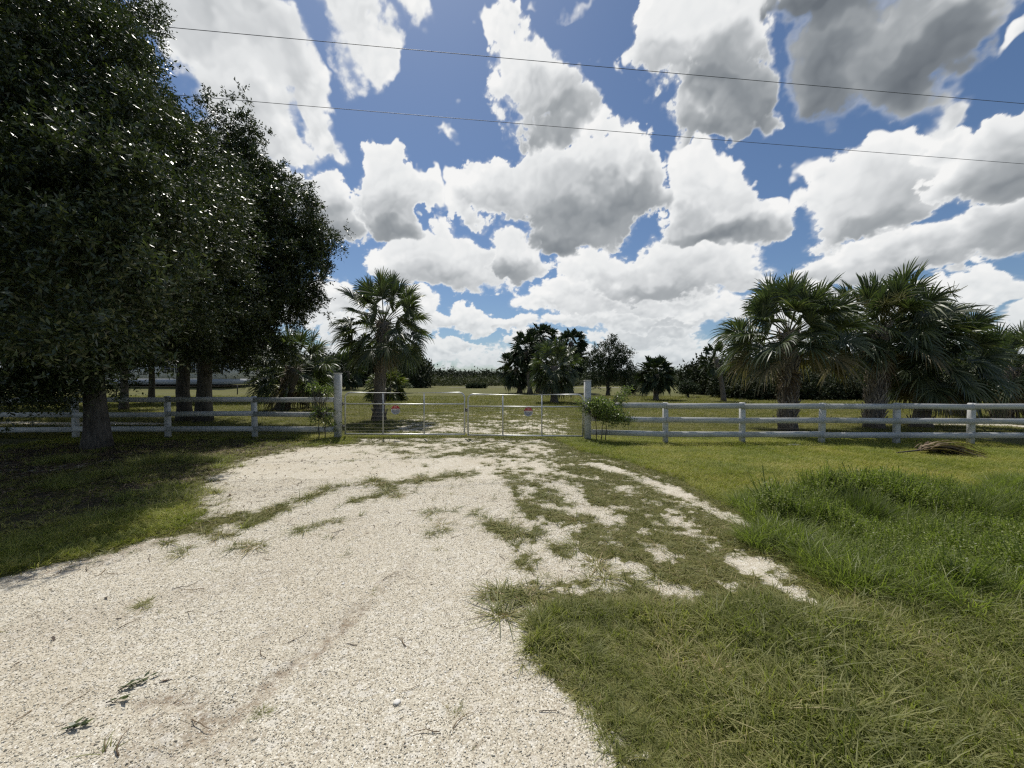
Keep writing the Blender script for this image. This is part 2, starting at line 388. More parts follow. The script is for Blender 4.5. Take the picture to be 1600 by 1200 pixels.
def siding(t, bs):
    z = t.node('ShaderNodeSeparateXYZ'); t.l.new(t.node('ShaderNodeTexCoord').outputs['Object'], z.inputs[0])
    fr = t.math('FRACT', t.math('MULTIPLY', z.outputs[2], 7.0)); S(bs, Roughness=.6); bump(t, bs, fr, .01, .6)
    return t.mix(t.rng(fr, .85, 1.0, 0, .4), (.66, .67, .69), (.35, .36, .38))
M['siding'] = material('siding', siding)
M['roof'] = material('roof', lambda t, bs: (S(bs, Roughness=.8), (.20, .20, .21))[1])
M['skirting'] = material('skirting', lambda t, bs: (S(bs, Roughness=.7), (.40, .42, .46))[1])
M['glass'] = material('window_glass', lambda t, bs: (S(bs, Roughness=.08), (.02, .025, .03))[1])
M['trim'] = material('white_trim', lambda t, bs: (S(bs, Roughness=.5), (.72, .72, .72))[1])
GP = t_ = None

# ------------------------------------------------------------------ sky: the cumulus sheet
az_l = np.concatenate([np.arange(-180, -58, .9), np.arange(-58, 58, .095), np.arange(58, 180.9, .9)])
el_l = np.concatenate([np.arange(-1.2, 50, .095), np.arange(50, 90, 1.0)])
AZ, EL = np.meshgrid(np.radians(az_l), np.radians(el_l))
ccol, ccov = clouds(AZ, EL, R(.095), R(.095))
ccov = ccov*np.clip((EL+.015)/.02, 0, 1)
RS = 1500.0
V = np.stack([np.sin(AZ)*np.cos(EL)*RS, np.cos(AZ)*np.cos(EL)*RS, np.sin(EL)*RS], -1).reshape(-1, 3)
nr, nc = AZ.shape
ii, jj = np.meshgrid(np.arange(nr-1), np.arange(nc-1), indexing='ij')
k = ii*nc+jj; Fq = np.stack([k, k+1, k+nc+1, k+nc], -1).reshape(-1, 4)
cf = ccov.ravel(); keep = cf[Fq].max(1) > .004
Fq = Fq[keep]; used, inv_ = np.unique(Fq, return_inverse=True); Fq = inv_.reshape(-1, 4)
def cloudmat():
    m = bpy.data.materials.new('cloud'); m.use_nodes = True; t = NT(m.node_tree); t.n.clear()
    a = t.node('ShaderNodeAttribute', attribute_name='cloud'); em = t.node('ShaderNodeEmission'); tr = t.node('ShaderNodeBsdfTransparent')
    mx = t.node('ShaderNodeMixShader'); o = t.node('ShaderNodeOutputMaterial')
    t.l.new(a.outputs['Color'], em.inputs[0]); em.inputs[1].default_value = .92
    t.l.new(a.outputs['Alpha'], mx.inputs[0]); t.l.new(tr.outputs[0], mx.inputs[1]); t.l.new(em.outputs[0], mx.inputs[2]); t.l.new(mx.outputs[0], o.inputs[0])
    m.cycles.emission_sampling = 'NONE'
    return m
so = np_mesh('sky', V[used], [Fq], cloudmat())
at = so.data.color_attributes.new('cloud', 'FLOAT_COLOR', 'POINT')
at.data.foreach_set('color', np.concatenate([ccol.reshape(-1, 3)[used], cf[used, None]], 1).astype(np.float32).ravel())
tag(so, kind='structure')

# ------------------------------------------------------------------ ground cover map (world plan, read off the photograph)
def fbm2(x, y, s, n=4, rough=.5, o=0.0):
    return fbm(x, y, np.zeros_like(x)+o, s, n, rough)
def sdist(x, y, poly):
    """signed distance (negative inside) of world points to a polygon given in photo pixels"""
    P = np.array([G(a, b)[:2] for a, b in poly]); d = np.full(x.shape, 1e9); ins = np.zeros(x.shape, bool)
    for (ax, ay), (bx, by) in zip(P, np.roll(P, -1, 0)):
        ex, ey = bx-ax, by-ay; t = np.clip(((x-ax)*ex+(y-ay)*ey)/(ex*ex+ey*ey+1e-12), 0, 1)
        d = np.minimum(d, np.hypot(x-ax-t*ex, y-ay-t*ey))
        c = ((ay > y) != (by > y)) & (x < ex*(y-ay)/(by-ay+1e-12)+ax); ins ^= c
    return np.where(ins, -d, d)
def seg(x, y, pts, wd):
    """1 at a stroke drawn through photo pixels, 0 outside its width (metres)"""
    P = [G(a, b)[:2] for a, b in pts]; d = np.full(x.shape, 1e9)
    for (ax, ay), (bx, by) in zip(P[:-1], P[1:]):
        ex, ey = bx-ax, by-ay; t = np.clip(((x-ax)*ex+(y-ay)*ey)/(ex*ex+ey*ey+1e-12), 0, 1)
        d = np.minimum(d, np.hypot(x-ax-t*ex, y-ay-t*ey))
    return np.clip(1-d/wd, 0, 1)
CORE = [(-900, 1130), (-300, 990), (0, 905), (130, 872), (240, 842), (330, 815), (320, 775), (345, 745), (400, 718), (470, 700), (560, 694), (640, 693), (720, 700), (770, 715), (830, 735), (880, 765),
        (835, 800), (800, 830), (835, 870), (870, 905), (815, 935), (822, 985), (845, 1040), (905, 1105), (960, 1165), (1000, 1230), (1040, 1500), (-900, 1500)]
MIX = [(560, 694), (560, 686), (700, 683), (860, 686), (900, 705), (960, 718), (1060, 752), (1120, 790), (1210, 822), (1215, 860), (1260, 905), (1300, 945), (1290, 962), (1180, 935), (1110, 952), (1040, 950), (960, 935), (905, 945), (840, 945),
       (800, 900), (790, 830), (800, 790), (760, 730), (640, 700)]
GATEMIX = [(585, 683), (620, 650), (700, 636), (860, 638), (905, 655), (900, 683)]
WEEDS = [(1225, 850), (1170, 800), (1210, 775), (1290, 770), (1420, 765), (1560, 760), (1800, 765), (2100, 800), (2100, 960), (1700, 945), (1560, 940), (1420, 930), (1330, 905), (1265, 880)]
LONG = [(975, 1260), (950, 1165), (905, 1105), (845, 1040), (825, 985), (850, 955), (950, 945), (1100, 960), (1180, 940), (1290, 968), (1330, 900), (1400, 880), (1700, 900), (2300, 900), (2300, 1900), (1000, 1900)]
def cover(x, y):
    """how far the grass covers the shell: > 0 is grass, < 0 bare"""
    n1 = fbm2(x, y, .9, 4); n2 = fbm2(x, y, 3.2, 4, .6, 3); n3 = fbm2(x, y, 9, 3, .6, 7)
    sc = np.clip(y/6, .35, 1.6)
    lim = 1.1-.35*np.clip((y-5.2)/2.2, 0, 1)
    c = np.clip(sdist(x, y, CORE)/.45/sc, -lim, 1.1) + n2*1.6 + n3*1.3
    inm = sdist(x, y, MIX); m = np.clip(-inm/.18, 0, 1)
    c = c*(1-m)+m*(.0+n1*1.3+n2*2.6+n3*2.0+np.clip((x-.9)/.9, -.28, .42))
    m = np.clip(-sdist(x, y, GATEMIX)/.5, 0, 1)
    c = c*(1-m)+m*(-.06+n1*1.0+n2*2.4+n3*1.8)
    bare = [([(225-10, 700), (190, 705)], .0), ([(925, 724), (975, 738), (1040, 762), (1098, 787)], .32), ([(1125, 804), (1160, 815), (1200, 828)], .28), ([(1150, 880), (1200, 905), (1250, 935), (1290, 950)], .14), ([(985, 885), (1030, 915), (1080, 930)], .22), ([(870, 840), (930, 880), (960, 915)], .2), ([(880, 760), (930, 800)], .25)]
    for pts, wd in bare[1:]: c -= seg(x, y, pts, wd*.9)*1.8*np.clip(.75+n2*1.6, .1, 1.2)
    green = [([(305, 822), (380, 812), (430, 795), (520, 762)], .30, 1.5), ([(315, 832), (375, 838)], .16, 1.2), ([(385, 822), (440, 800)], .18, 1.2), ([(345, 852), (420, 856)], .10, 1.2), ([(455, 828), (500, 818), (530, 812)], .10, 1.0), ([(545, 785), (570, 778)], .12, 1.0), ([(590, 755), (625, 765), (590, 775)], .42, 1.3), ([(650, 750), (725, 742)], .35, 1.2),
             ([(700, 798), (740, 802)], .12, 1.0), ([(755, 818), (800, 830), (830, 835)], .2, 1.5), ([(670, 825), (690, 842)], .14, 1.1), ([(840, 800), (900, 810)], .3, 1.2), ([(875, 855), (915, 870)], .2, 1.0), ([(755, 938), (768, 940)], .07, 1.3), ([(785, 925), (830, 935), (870, 930)], .07, 1.5), ([(775, 962), (800, 962)], .06, 1.5), ([(212, 948), (232, 948)], .05, 1.2), ([(600, 705), (680, 712), (760, 705)], .4, .9), ([(960, 830), (1040, 850), (1100, 880)], .45, .8)]
    for pts, wd, a in green: c += seg(x, y, pts, wd*1.15)*a*.85
    # open sandy places beyond the fences
    for pts, wd, a in [([(-120, 662), (60, 661), (250, 662)], 1.5, 2.0), ([(-200, 672), (40, 672)], .5, .9), ([(1435, 661), (1530, 662), (1700, 670)], 1.4, 2.3), ([(1100, 652), (1300, 655)], .8, .9)]:
        c = c-seg(x, y, pts, wd)*a
    # worn leaf-strewn soil under the oaks is bare in spots
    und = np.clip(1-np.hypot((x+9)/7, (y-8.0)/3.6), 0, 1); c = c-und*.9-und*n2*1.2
    far = np.clip((y-14)/6, 0, 1)
    c = np.where(y > 14, c+far*.5, c)
    return c
def height(x, y):
    z = fbm2(x, y, .35, 3)*.05*np.clip((np.hypot(x, y)-2)/4, 0, 1)
    z = z+1.45*np.exp(-((x+60)/30)**2-((y-72)/15)**2)
    z = z-.16*np.clip(-sdist(x, y, WEEDS)/1.2, 0, 1)
    z = z+fbm2(x, y, 6, 3, .5)*.006*np.clip(1-y/20, 0, 1)
    # two wheel ruts pressed into the shell
    for pts, a in (([(200, 1230), (310, 1150), (440, 1055), (560, 955)], .03), ([(215, 1105), (270, 1090), (305, 1100), (318, 1125)], .02), ([(-100, 1120), (100, 1060), (330, 960)], .015)):
        z = z-a*seg(x, y, pts, .13)
    return z
STAINS = [([(310, 1150), (380, 1110), (440, 1055), (500, 1015), (560, 955)], .10, 1.), ([(215, 1105), (270, 1090), (305, 1100), (318, 1125), (300, 1150)], .07, 1.), ([(240, 1125), (275, 1130)], .10, .7), ([(395, 1010), (420, 985)], .08, .5), ([(0, 900), (60, 890), (150, 870), (300, 820)], .40, .9), ([(-60, 1010), (200, 950), (420, 900)], .3, .35), ([(330, 1180), (200, 1195)], .2, .5), ([(640, 880), (560, 950)], .12, .4)]
def stain(x, y):
    t = np.zeros_like(x)
    for pts, wd, a in STAINS: t = np.maximum(t, a*np.clip(seg(x, y, pts, wd)*1.6, 0, 1))
    return t
def cells(lo, hi, fine_lo, fine_hi, st, growth):
    a = list(np.arange(fine_lo, fine_hi, st)); s_ = st; v = a[-1]
    while v < hi: s_ *= growth; v += s_; a.append(v)
    s_ = st; v = a[0]; b = []
    while v > lo: s_ *= growth; v -= s_; b.append(v)
    return np.array(b[::-1]+a)
gx = cells(-1450, 1450, -9, 9, .045, 1.06); gy = cells(-400, 1450, 1.2, 14, .045, 1.06)
XX, YY = np.meshgrid(gx, gy); ZZ = height(XX, YY); CC = cover(XX, YY)
nr, nc = XX.shape
V = np.stack([XX, YY, ZZ], -1).reshape(-1, 3)
ii, jj = np.meshgrid(np.arange(nr-1), np.arange(nc-1), indexing='ij')
k = ii*nc+jj; Fq = np.stack([k, k+1, k+nc+1, k+nc], -1).reshape(-1, 4)
# litter soil under the oaks, its colour darkened to deepen their shade; dry places, a plain dirt road far out
shade_soil = np.clip(1.8*(1.15-np.hypot((XX+9.4)/6.6, (YY-7.8)/5.2)), 0, 1)
def groundmat():
    m = bpy.data.materials.new('ground_cover'); m.use_nodes = True; t = NT(m.node_tree); t.n.clear()
    o = t.node('ShaderNodeOutputMaterial'); bs = t.node('ShaderNodeBsdfPrincipled'); t.l.new(bs.outputs[0], o.inputs[0])
    pos = t.node('ShaderNodeTexCoord').outputs['Object']
    cv = t.node('ShaderNodeAttribute', attribute_name='cover').outputs['Fac']; so_ = t.node('ShaderNodeAttribute', attribute_name='shade_soil').outputs['Fac']
    S(bs, Roughness=.95); bs.inputs['Specular IOR Level'].default_value = .15
    # crushed shell
    vo = t.node('ShaderNodeTexVoronoi', feature='F1'); t.put(vo.inputs['Vector'], t.vmath('ADD', pos, t.vmath('SCALE', t.noise(pos, 60, 2, out=1), .012))); vo.inputs['Scale'].default_value = 105
    vo2 = t.node('ShaderNodeTexVoronoi', feature='F1'); t.put(vo2.inputs['Vector'], pos); vo2.inputs['Scale'].default_value = 27
    sp = t.node('ShaderNodeSeparateXYZ'); t.l.new(vo.outputs['Color'], sp.inputs[0]); sp2 = t.node('ShaderNodeSeparateXYZ'); t.l.new(vo2.outputs['Color'], sp2.inputs[0])
    shell = t.ramp(sp.outputs[0], [(0, (.38, .33, .25)), (.25, (.51, .465, .365)), (.6, (.60, .555, .45)), (.9, (.69, .645, .54)), (1, (.80, .77, .69))])
    gaps = t.rng(vo.outputs['Distance'], .45, .85, 0, .35); shell = t.mix(gaps, shell, (.17, .135, .10))
    shell = t.mix(t.rng(sp2.outputs[0], .80, .92, 0, .55), shell, (.66, .63, .56))
    shell = t.mix(t.rng(t.noise(pos, .8, 5, .6), .45, .75, 0, .42), shell, (.42, .355, .255))
    shell = t.mix(t.rng(t.noise(pos, 4.5, 5, .7), .60, .74, 0, .40), shell, (.22, .16, .12))
    st_ = t.node('ShaderNodeAttribute', attribute_name='stain').outputs['Fac']
    shell = t.mix(t.math('MULTIPLY', st_, t.rng(t.noise(pos, 16, 5, .75), .40, .62, 0, .85)), shell, (.21, .155, .105))
    # soil and thatch between the blades
    n = t.noise(pos, 7, 6, .65); nn = t.noise(pos, .35, 5, .55); n3 = t.noise(pos, 90, 4, .7); n4 = t.noise(pos, .06, 4, .6)
    earth = t.ramp(t.math('ADD', t.math('MULTIPLY', n, .5), t.math('MULTIPLY', n3, .5)), [(.3, (.045, .045, .018)), (.48, (.095, .095, .032)), (.62, (.15, .145, .052)), (.8, (.24, .20, .10))])
    earth = t.mix(t.rng(nn, .45, .70, 0, .5), earth, (.145, .135, .052))
    earth = t.mix(t.rng(n4, .42, .66, 0, .55), earth, (.085, .095, .035))
    earth = t.mix(t.math('MULTIPLY', so_, t.rng(n, .3, .6, .5, 1.0)), earth, (.045, .035, .025))  # leaf-litter brown, taken darker to paint in the oaks' shade
    edge = t.math('ADD', cv, t.math('MULTIPLY', t.math('SUBTRACT', t.noise(pos, 22, 5, .7), .5), 1.1))
    k_ = t.rng(edge, -.10, .16, 0, 1)
    litter = t.rng(t.noise(pos, 13, 5, .75), .56, .66, 0, .6); k2 = t.math('MULTIPLY', t.rng(edge, -.75, -.1, 0, 1), litter)
    shell = t.mix(k2, shell, (.16, .115, .075))
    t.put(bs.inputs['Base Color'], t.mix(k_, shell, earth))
    h = t.math('ADD', t.math('MULTIPLY', t.rng(vo.outputs['Distance'], 0, .7, 1, 0), .5), t.math('MULTIPLY', sp.outputs[1], .5))
    bump(t, bs, t.math('ADD', h, t.math('MULTIPLY', n3, .5)), .007, .8)
    return m
gm = groundmat()
bare = (CC.ravel()[Fq].mean(1) < 0) & (np.abs(V[Fq][:, :, 0].mean(1)) < 14) & (V[Fq][:, :, 1].mean(1) < 11.9) & (V[Fq][:, :, 1].mean(1) > -4)
def sheet(name, sel):
    f = Fq[sel]; u, inv = np.unique(f, return_inverse=True)
    o = np_mesh(name, V[u], [inv.reshape(-1, 4)], gm, smooth=True)
    for nm, arr in (('cover', CC), ('shade_soil', shade_soil), ('stain', stain(XX, YY))):
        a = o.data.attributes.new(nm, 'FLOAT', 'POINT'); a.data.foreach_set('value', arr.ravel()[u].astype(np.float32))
    return tag(o, kind='structure')
sheet('ground', ~bare); sheet('gravel_driveway', bare)
# pale dirt track across the far field
def strip(name, pts, wd, mat, z):
    P = np.array([G(*p)[:2] for p in pts]); V = []
    T = np.gradient(P, axis=0); T /= np.linalg.norm(T, axis=1)[:, None]; N = np.stack([-T[:, 1], T[:, 0]], 1)
    for p, n in zip(P, N):
        for s_ in (-.5, .5):
            q = p+n*s_*wd*(1+rng.normal()*.15); V.append((q[0], q[1], float(height(np.array([q[0]]), np.array([q[1]]))[0])+z))
    i = np.arange(len(P)-1)*2
    return tag(np_mesh(name, V, [np.stack([i, i+2, i+3, i+1], 1)], mat), kind='structure')
dirt = material('dirt', lambda t, bs: (S(bs, Roughness=.95), t.mix(t.noise(t.node('ShaderNodeTexCoord').outputs['Object'], 3, 4), (.17, .155, .12), (.27, .25, .20)))[1])
strip('dirt_track', [(x, 605.2+.4*math.sin(x*.03)+max(0, (x-760))*.004) for x in range(700, 1000, 14)], 5.0, dirt, .03)

# ------------------------------------------------------------------ scatter (stuff that nobody could count)
hidden = bpy.data.collections.new('scatter_sources')
def scatter(name, pts, rot, scl, idx, sources):
    me = bpy.data.meshes.new(name); me.vertices.add(len(pts)); me.vertices.foreach_set('co', np.asarray(pts, np.float32).ravel())
    a = me.attributes.new('rot', 'FLOAT_VECTOR', 'POINT'); a.data.foreach_set('vector', np.asarray(rot, np.float32).ravel())
    a = me.attributes.new('scl', 'FLOAT', 'POINT'); a.data.foreach_set('value', np.asarray(scl, np.float32))
    a = me.attributes.new('idx', 'INT', 'POINT'); a.data.foreach_set('value', np.asarray(idx, np.int32))
    o = bpy.data.objects.new(name, me); COL.objects.link(o); tag(o, kind='stuff')
    c = bpy.data.collections.new(name+'_sources')
    for i, q in enumerate(sources):
        q.name = f'{name}_{i:02d}'; c.objects.link(q)
    ng = bpy.data.node_groups.new(name, 'GeometryNodeTree'); ng.interface.new_socket('Geometry', in_out='INPUT', socket_type='NodeSocketGeometry'); ng.interface.new_socket('Geometry', in_out='OUTPUT', socket_type='NodeSocketGeometry')
    t = NT(ng); gi = t.node('NodeGroupInput'); go = t.node('NodeGroupOutput')
    ci = t.node('GeometryNodeCollectionInfo'); ci.inputs['Collection'].default_value = c; ci.inputs['Separate Children'].default_value = True; ci.inputs['Reset Children'].default_value = True
    ip = t.node('GeometryNodeInstanceOnPoints'); ip.inputs['Pick Instance'].default_value = True
    def at(n, ty):
        q = t.node('GeometryNodeInputNamedAttribute', data_type=ty); q.inputs[0].default_value = n; return q.outputs[0]
    t.l.new(gi.outputs[0], ip.inputs['Points']); t.l.new(ci.outputs[0], ip.inputs['Instance']); t.l.new(at('idx', 'INT'), ip.inputs['Instance Index'])
    e2r = t.node('FunctionNodeEulerToRotation'); t.l.new(at('rot', 'FLOAT_VECTOR'), e2r.inputs[0]); t.l.new(e2r.outputs[0], ip.inputs['Rotation']); t.l.new(at('scl', 'FLOAT'), ip.inputs['Scale'])
    t.l.new(ip.outputs[0], go.inputs[0])
    md = o.modifiers.new('scatter', 'NODES'); md.node_group = ng
    return o
def blades(n, rad, hmin, hmax, wd, lean, mat, curl=.5, seed=0, flat=0.0):
    """a clump of n curved tapering grass blades"""
    r_ = np.random.default_rng(seed)
    th = r_.uniform(0, 2*np.pi, n); rr = rad*np.sqrt(r_.uniform(0, 1, n)); b = np.stack([np.cos(th)*rr, np.sin(th)*rr, np.full(n, -.01)], 1)
    h = r_.uniform(hmin, hmax, n); ph = th+r_.normal(0, .9, n); ln = np.clip(np.abs(r_.normal(lean, lean*.5, n)), .02, 1.25)
    d = np.stack([np.cos(ph), np.sin(ph), np.zeros(n)], 1); s_ = np.stack([-np.sin(ph+r_.normal(0, .8, n)), np.cos(ph), np.zeros(n)], 1); s_ /= np.linalg.norm(s_, axis=1)[:, None]
    V = []; ts = [0, .35, .7, 1.0]; ws = [.8, 1.0, .65, .05]
    for t, k in zip(ts, ws):
        out = ln*(t+curl*t*t)*h; up = h*(t-(curl*.55+flat)*t*t*np.minimum(ln*1.4, 1.2))
        c = b+d*out[:, None]+np.array([0, 0, 1])*np.maximum(up, .004)[:, None]
        V += [c-s_*(wd*k/2), c+s_*(wd*k/2)]
    V = np.stack(V, 1).reshape(-1, 3); o = np.arange(n)[:, None]*8
    F_ = np.concatenate([o+np.array([2*i, 2*i+1, 2*i+3, 2*i+2]) for i in range(3)])
    return np_mesh('blades', V, [F_], mat, coll=hidden)
def weed(mat, stem_mat, h, nl, leaf, seed):
    """an upright broad-leaved weed"""
    r_ = np.random.default_rng(seed); V = []; Fs = []; n = 0
    for st in range(5):
        a = r_.uniform(0, 6.28); ln = r_.uniform(.1, .5); hh = h*r_.uniform(.6, 1); bx, by = r_.normal(0, .04, 2)
        for i in range(nl):
            t = (i+.6)/nl; c = np.array([bx+math.cos(a)*ln*t*t*hh, by+math.sin(a)*ln*t*t*hh, t*hh])
            b = r_.uniform(0, 6.28); d = np.array([math.cos(b), math.sin(b), r_.uniform(-.2, .7)]); d /= np.linalg.norm(d); s_ = np.cross(d, (0, 0, 1)); s_ /= np.linalg.norm(s_)
            L = leaf*r_.uniform(.6, 1.2); V += [c, c+d*L*.5+s_*L*.25, c+d*L+np.array([0, 0, -.15*L]), c+d*L*.5-s_*L*.25]; Fs.append((n, n+1, n+2, n+3)); n += 4
        tip = np.array([bx+math.cos(a)*ln*hh, by+math.sin(a)*ln*hh, hh]); w_ = .003
        V += [np.array([bx-w_, by, 0]), np.array([bx+w_, by, 0]), tip+np.array([w_, 0, 0]), tip-np.array([w_, 0, 0])]; Fs.append((n, n+1, n+2, n+3)); n += 4
    return np_mesh('weed', np.array(V), [np.array(Fs)], mat, coll=hidden)
G_lawn = leafmat('lawn_blade', [(0, (.09, .115, .022)), (.35, (.19, .215, .040)), (.7, (.32, .30, .075)), (1, (.46, .36, .17))], .6, .25, .25, inst=True, big=.7)
G_field = leafmat('field_blade', [(0, (.085, .095, .026)), (.4, (.155, .155, .042)), (.75, (.24, .215, .075)), (1, (.34, .27, .14))], .65, .2, .2, inst=True, big=.35)
G_long = leafmat('long_blade', [(0, (.095, .105, .036)), (.40, (.18, .19, .062)), (.70, (.28, .27, .11)), (.84, (.36, .30, .16)), (1, (.48, .39, .25))], .55, .40, .3, inst=True, big=1.3)
G_tuft = leafmat('tuft_blade', [(0, (.07, .08, .020)), (.45, (.16, .165, .040)), (.8, (.26, .22, .09)), (1, (.30, .20, .12))], .55, .2, .3, inst=True)
G_weed = leafmat('weed_leaf', [(0, (.08, .10, .025)), (.5, (.155, .185, .048)), (.85, (.23, .255, .07)), (1, (.34, .35, .13))], .48, .42, .4, inst=True)
G_reed = leafmat('reed_blade', [(0, (.05, .07, .02)), (.6, (.10, .125, .035)), (1, (.19, .20, .08))], .6, .3, .2, inst=True)
def zat(x, y): return height(x, y)
def place(n, x0, x1, y0, y1, test, seed, ypow=1.0):
    r_ = np.random.default_rng(seed); x = r_.uniform(x0, x1, n); y = y0+(y1-y0)*r_.uniform(0, 1, n)**ypow
    m = (np.abs(x) < y*1.42+1.0); x, y = x[m], y[m]; m = test(x, y); x, y = x[m], y[m]
    return x, y
def lay(name, x, y, src, smin, smax, seed, tilt=.12, scale=None):
    r_ = np.random.default_rng(seed); n = len(x); z = zat(x, y)
    s_ = r_.uniform(smin, smax, n)*(scale if scale is not None else 1)
    return scatter(name, np.stack([x, y, z], 1), np.stack([r_.normal(0, tilt, n), r_.normal(0, tilt, n), r_.uniform(0, 6.28, n)], 1), s_, r_.integers(0, len(src), n), src)
lawn_src = [blades(26, .075, .03, .075, .0045, .8, G_lawn, .6, 10+i) for i in range(5)]
inlong = lambda x, y: sdist(x, y, LONG) < 0
def inmix(x, y): return (sdist(x, y, MIX) < .12) | (sdist(x, y, CORE) < .06)
def lawn_test(x, y): return (cover(x, y) > .30) & (sdist(x, y, LONG) > -.05) & ~inmix(x, y)
x, y = place(190000, -14, 14, 2.4, 12.5, lawn_test, 1, 1.25)
sh = np.clip(1.2-np.hypot((x+9.4)/6.6, (y-7.8)/5.2), 0, 1); rr = np.random.default_rng(5).uniform(size=len(x)); m = rr > np.clip(sh*2.0+fbm2(x, y, .9, 3)*.8*(sh > 0), 0, .96); x, y = x[m], y[m]  # lawn thinned on the same oval so the shade-darkened soil shows
lay('lawn_grass', x, y, lawn_src, .7, 1.5, 2)
far_src = [blades(22, .16, .04, .10, .010, .8, G_field, .6, 30+i) for i in range(4)]
x, y = place(120000, -60, 60, 12, 44, lambda x, y: cover(x, y) > .05, 3, 1.6)
lay('field_grass', x, y, far_src, .7, 1.3, 4, scale=np.clip(y/18, .8, 1.8))
long_src = [blades(26, .055, .05, .145, .0060, .60, G_long, .8, 50+i, .2) for i in range(7)]
def long_test(x, y): return sdist(x, y, LONG)+fbm2(x, y, 4, 3)*.12 < 0
x, y = place(25000, -1, 9, 1.0, 5.2, long_test, 6)
n4 = np.clip(fbm2(x, y, .9, 3)*1.0+.92+np.clip((x-1.2)*.10, -.1, .25), .55, 1.3)
lay('long_grass', x, y, long_src, .65, 1.15, 7, .25, n4)
tuft_src = [blades(14, .035, .02, .085, .0048, 1.25, G_tuft, .8, 70+i, .3) for i in range(6)]
x, y = place(150000, -9, 7, 1.8, 12.5, lambda x, y: (cover(x, y) > -.62) & (inmix(x, y) | (cover(x, y) < .55)) & (sdist(x, y, LONG) > -.1), 8)
cc_ = cover(x, y); near = np.clip((y-3.0)/1.5, 0, 1)
m = np.random.default_rng(9).uniform(size=len(x)) < np.clip((cc_+.12)*3.0, .035*near+.004, .75); x, y = x[m], y[m]
lay('creeping_grass', x, y, tuft_src, .5, 1.15, 10, .2)
big_tuft = [blades(26, .05, .05, .15, .007, 1.5, G_tuft, .9, 170+i, .35) for i in range(5)]
tp = [(765, 938, 1), (785, 928, 1.2), (806, 934, 1.3), (835, 930, 1.1), (787, 962, 1.3), (222, 947, .6), (690, 825, 1), (676, 800, .9), (714, 795, .9), (742, 800, .9), (770, 815, 1.2), (790, 830, 1.5), (812, 832, 1.4), (835, 838, 1), (870, 802, 1.2), (900, 812, 1.3), (905, 858, 1.2), (880, 862, 1), (930, 880, 1), (600, 768, 1.4), (620, 775, 1.2), (588, 752, 1.4), (655, 750, 1.4), (690, 745, 1.3), (720, 744, 1.2), (510, 765, 1.6), (490, 775, 1.5), (470, 785, 1.4), (420, 800, 1.3), (400, 808, 1.2), (440, 798, 1.3), (395, 855, 1.2), (375, 853, 1), (345, 838, 1.1), (325, 832, 1.1), (490, 822, 1), (520, 815, .9), (465, 830, .9), (560, 780, .9), (283, 860, .9), (250, 850, .9), (455, 700, 1), (545, 720, .9), (560, 708, 1), (640, 716, 1.4), (610, 700, 1.4), (680, 705, 1.2), (740, 712, 1.3), (775, 705, 1.4), (855, 775, 1.3), (838, 755, 1.1), (800, 760, .9), (820, 785, .9), (408, 1118, .35), (712, 1112, .3), (945, 905, 1.1), (990, 920, 1.1), (1030, 905, 1)]
r_ = np.random.default_rng(31); ex, ey, es = [], [], []
for (a, b_, k_) in tp:
    gx_, gy_, _ = G(a, b_)
    for q in range(4): ex.append(gx_+r_.normal(0, .018*gy_*.5)); ey.append(gy_+r_.normal(0, .03*gy_*.4)); es.append(k_*r_.uniform(.5, 1.0))
lay('driveway_tufts', np.array(ex), np.array(ey), big_tuft, 1, 1, 32, .1, np.array(es))
weed_src = [weed(G_weed, None, .36, 13, .027, 90+i) for i in range(6)]
x, y = place(26000, 1.5, 12, 2.4, 7.2, lambda x, y: sdist(x, y, WEEDS)+fbm2(x, y, 1.5, 3)*1.1+.15 < 0, 11)
lay('ditch_weeds', x, y, weed_src, .55, 1.25, 12, .2, np.clip(.85+fbm2(x, y, 1.1, 3)*1.5, .3, 1.5))
mid_src = [blades(26, .09, .14, .36, .006, .5, G_weed, .7, 110+i, .2) for i in range(5)]
x, y = place(24000, 1.2, 12, 2.4, 7.8, lambda x, y: sdist(x, y, WEEDS)+fbm2(x, y, 1.2, 3, .5, 2)*.7 < .15, 13)
m = (fbm2(x, y, .8, 3, .5, 5) > -.05) | (y < 3.6); x, y = x[m], y[m]
lay('ditch_grass', x, y, mid_src, .6, 1.1, 14, .2)
reed_src = [blades(40, .10, .35, .62, .008, .28, G_reed, .8, 400+i, .05) for i in range(3)]
rx_, ry_ = [], []
for (a, b_, n_, sp) in ((1352, 805, 26, .16), (1500, 792, 16, .22), (1560, 800, 12, .25), (1290, 800, 8, .2), (1240, 812, 7, .25), (1430, 830, 6, .3)):
    gx_, gy_, _ = G(a, b_); q = np.random.default_rng(a).normal(0, sp, (n_, 2)); rx_ += list(gx_+q[:, 0]); ry_ += list(gy_+q[:, 1]*.8)
lay('reed_grass', np.array(rx_), np.array(ry_), reed_src, .6, 1.1, 24, .12)
# grass and weeds in the shade at the left
x, y = place(9000, -12, -3, 3.6, 9, lambda x, y: (cover(x, y) > .0) & (x < -2.9-(y-3.2)*.2), 15)
m = fbm2(x, y, .7, 3, .5, 8) > .10; x, y = x[m], y[m]
lay('shade_grass', x, y, [blades(22, .08, .08, .24, .006, .8, G_long, .8, 130+i, .2) for i in range(4)], .5, 1.1, 16, .2)
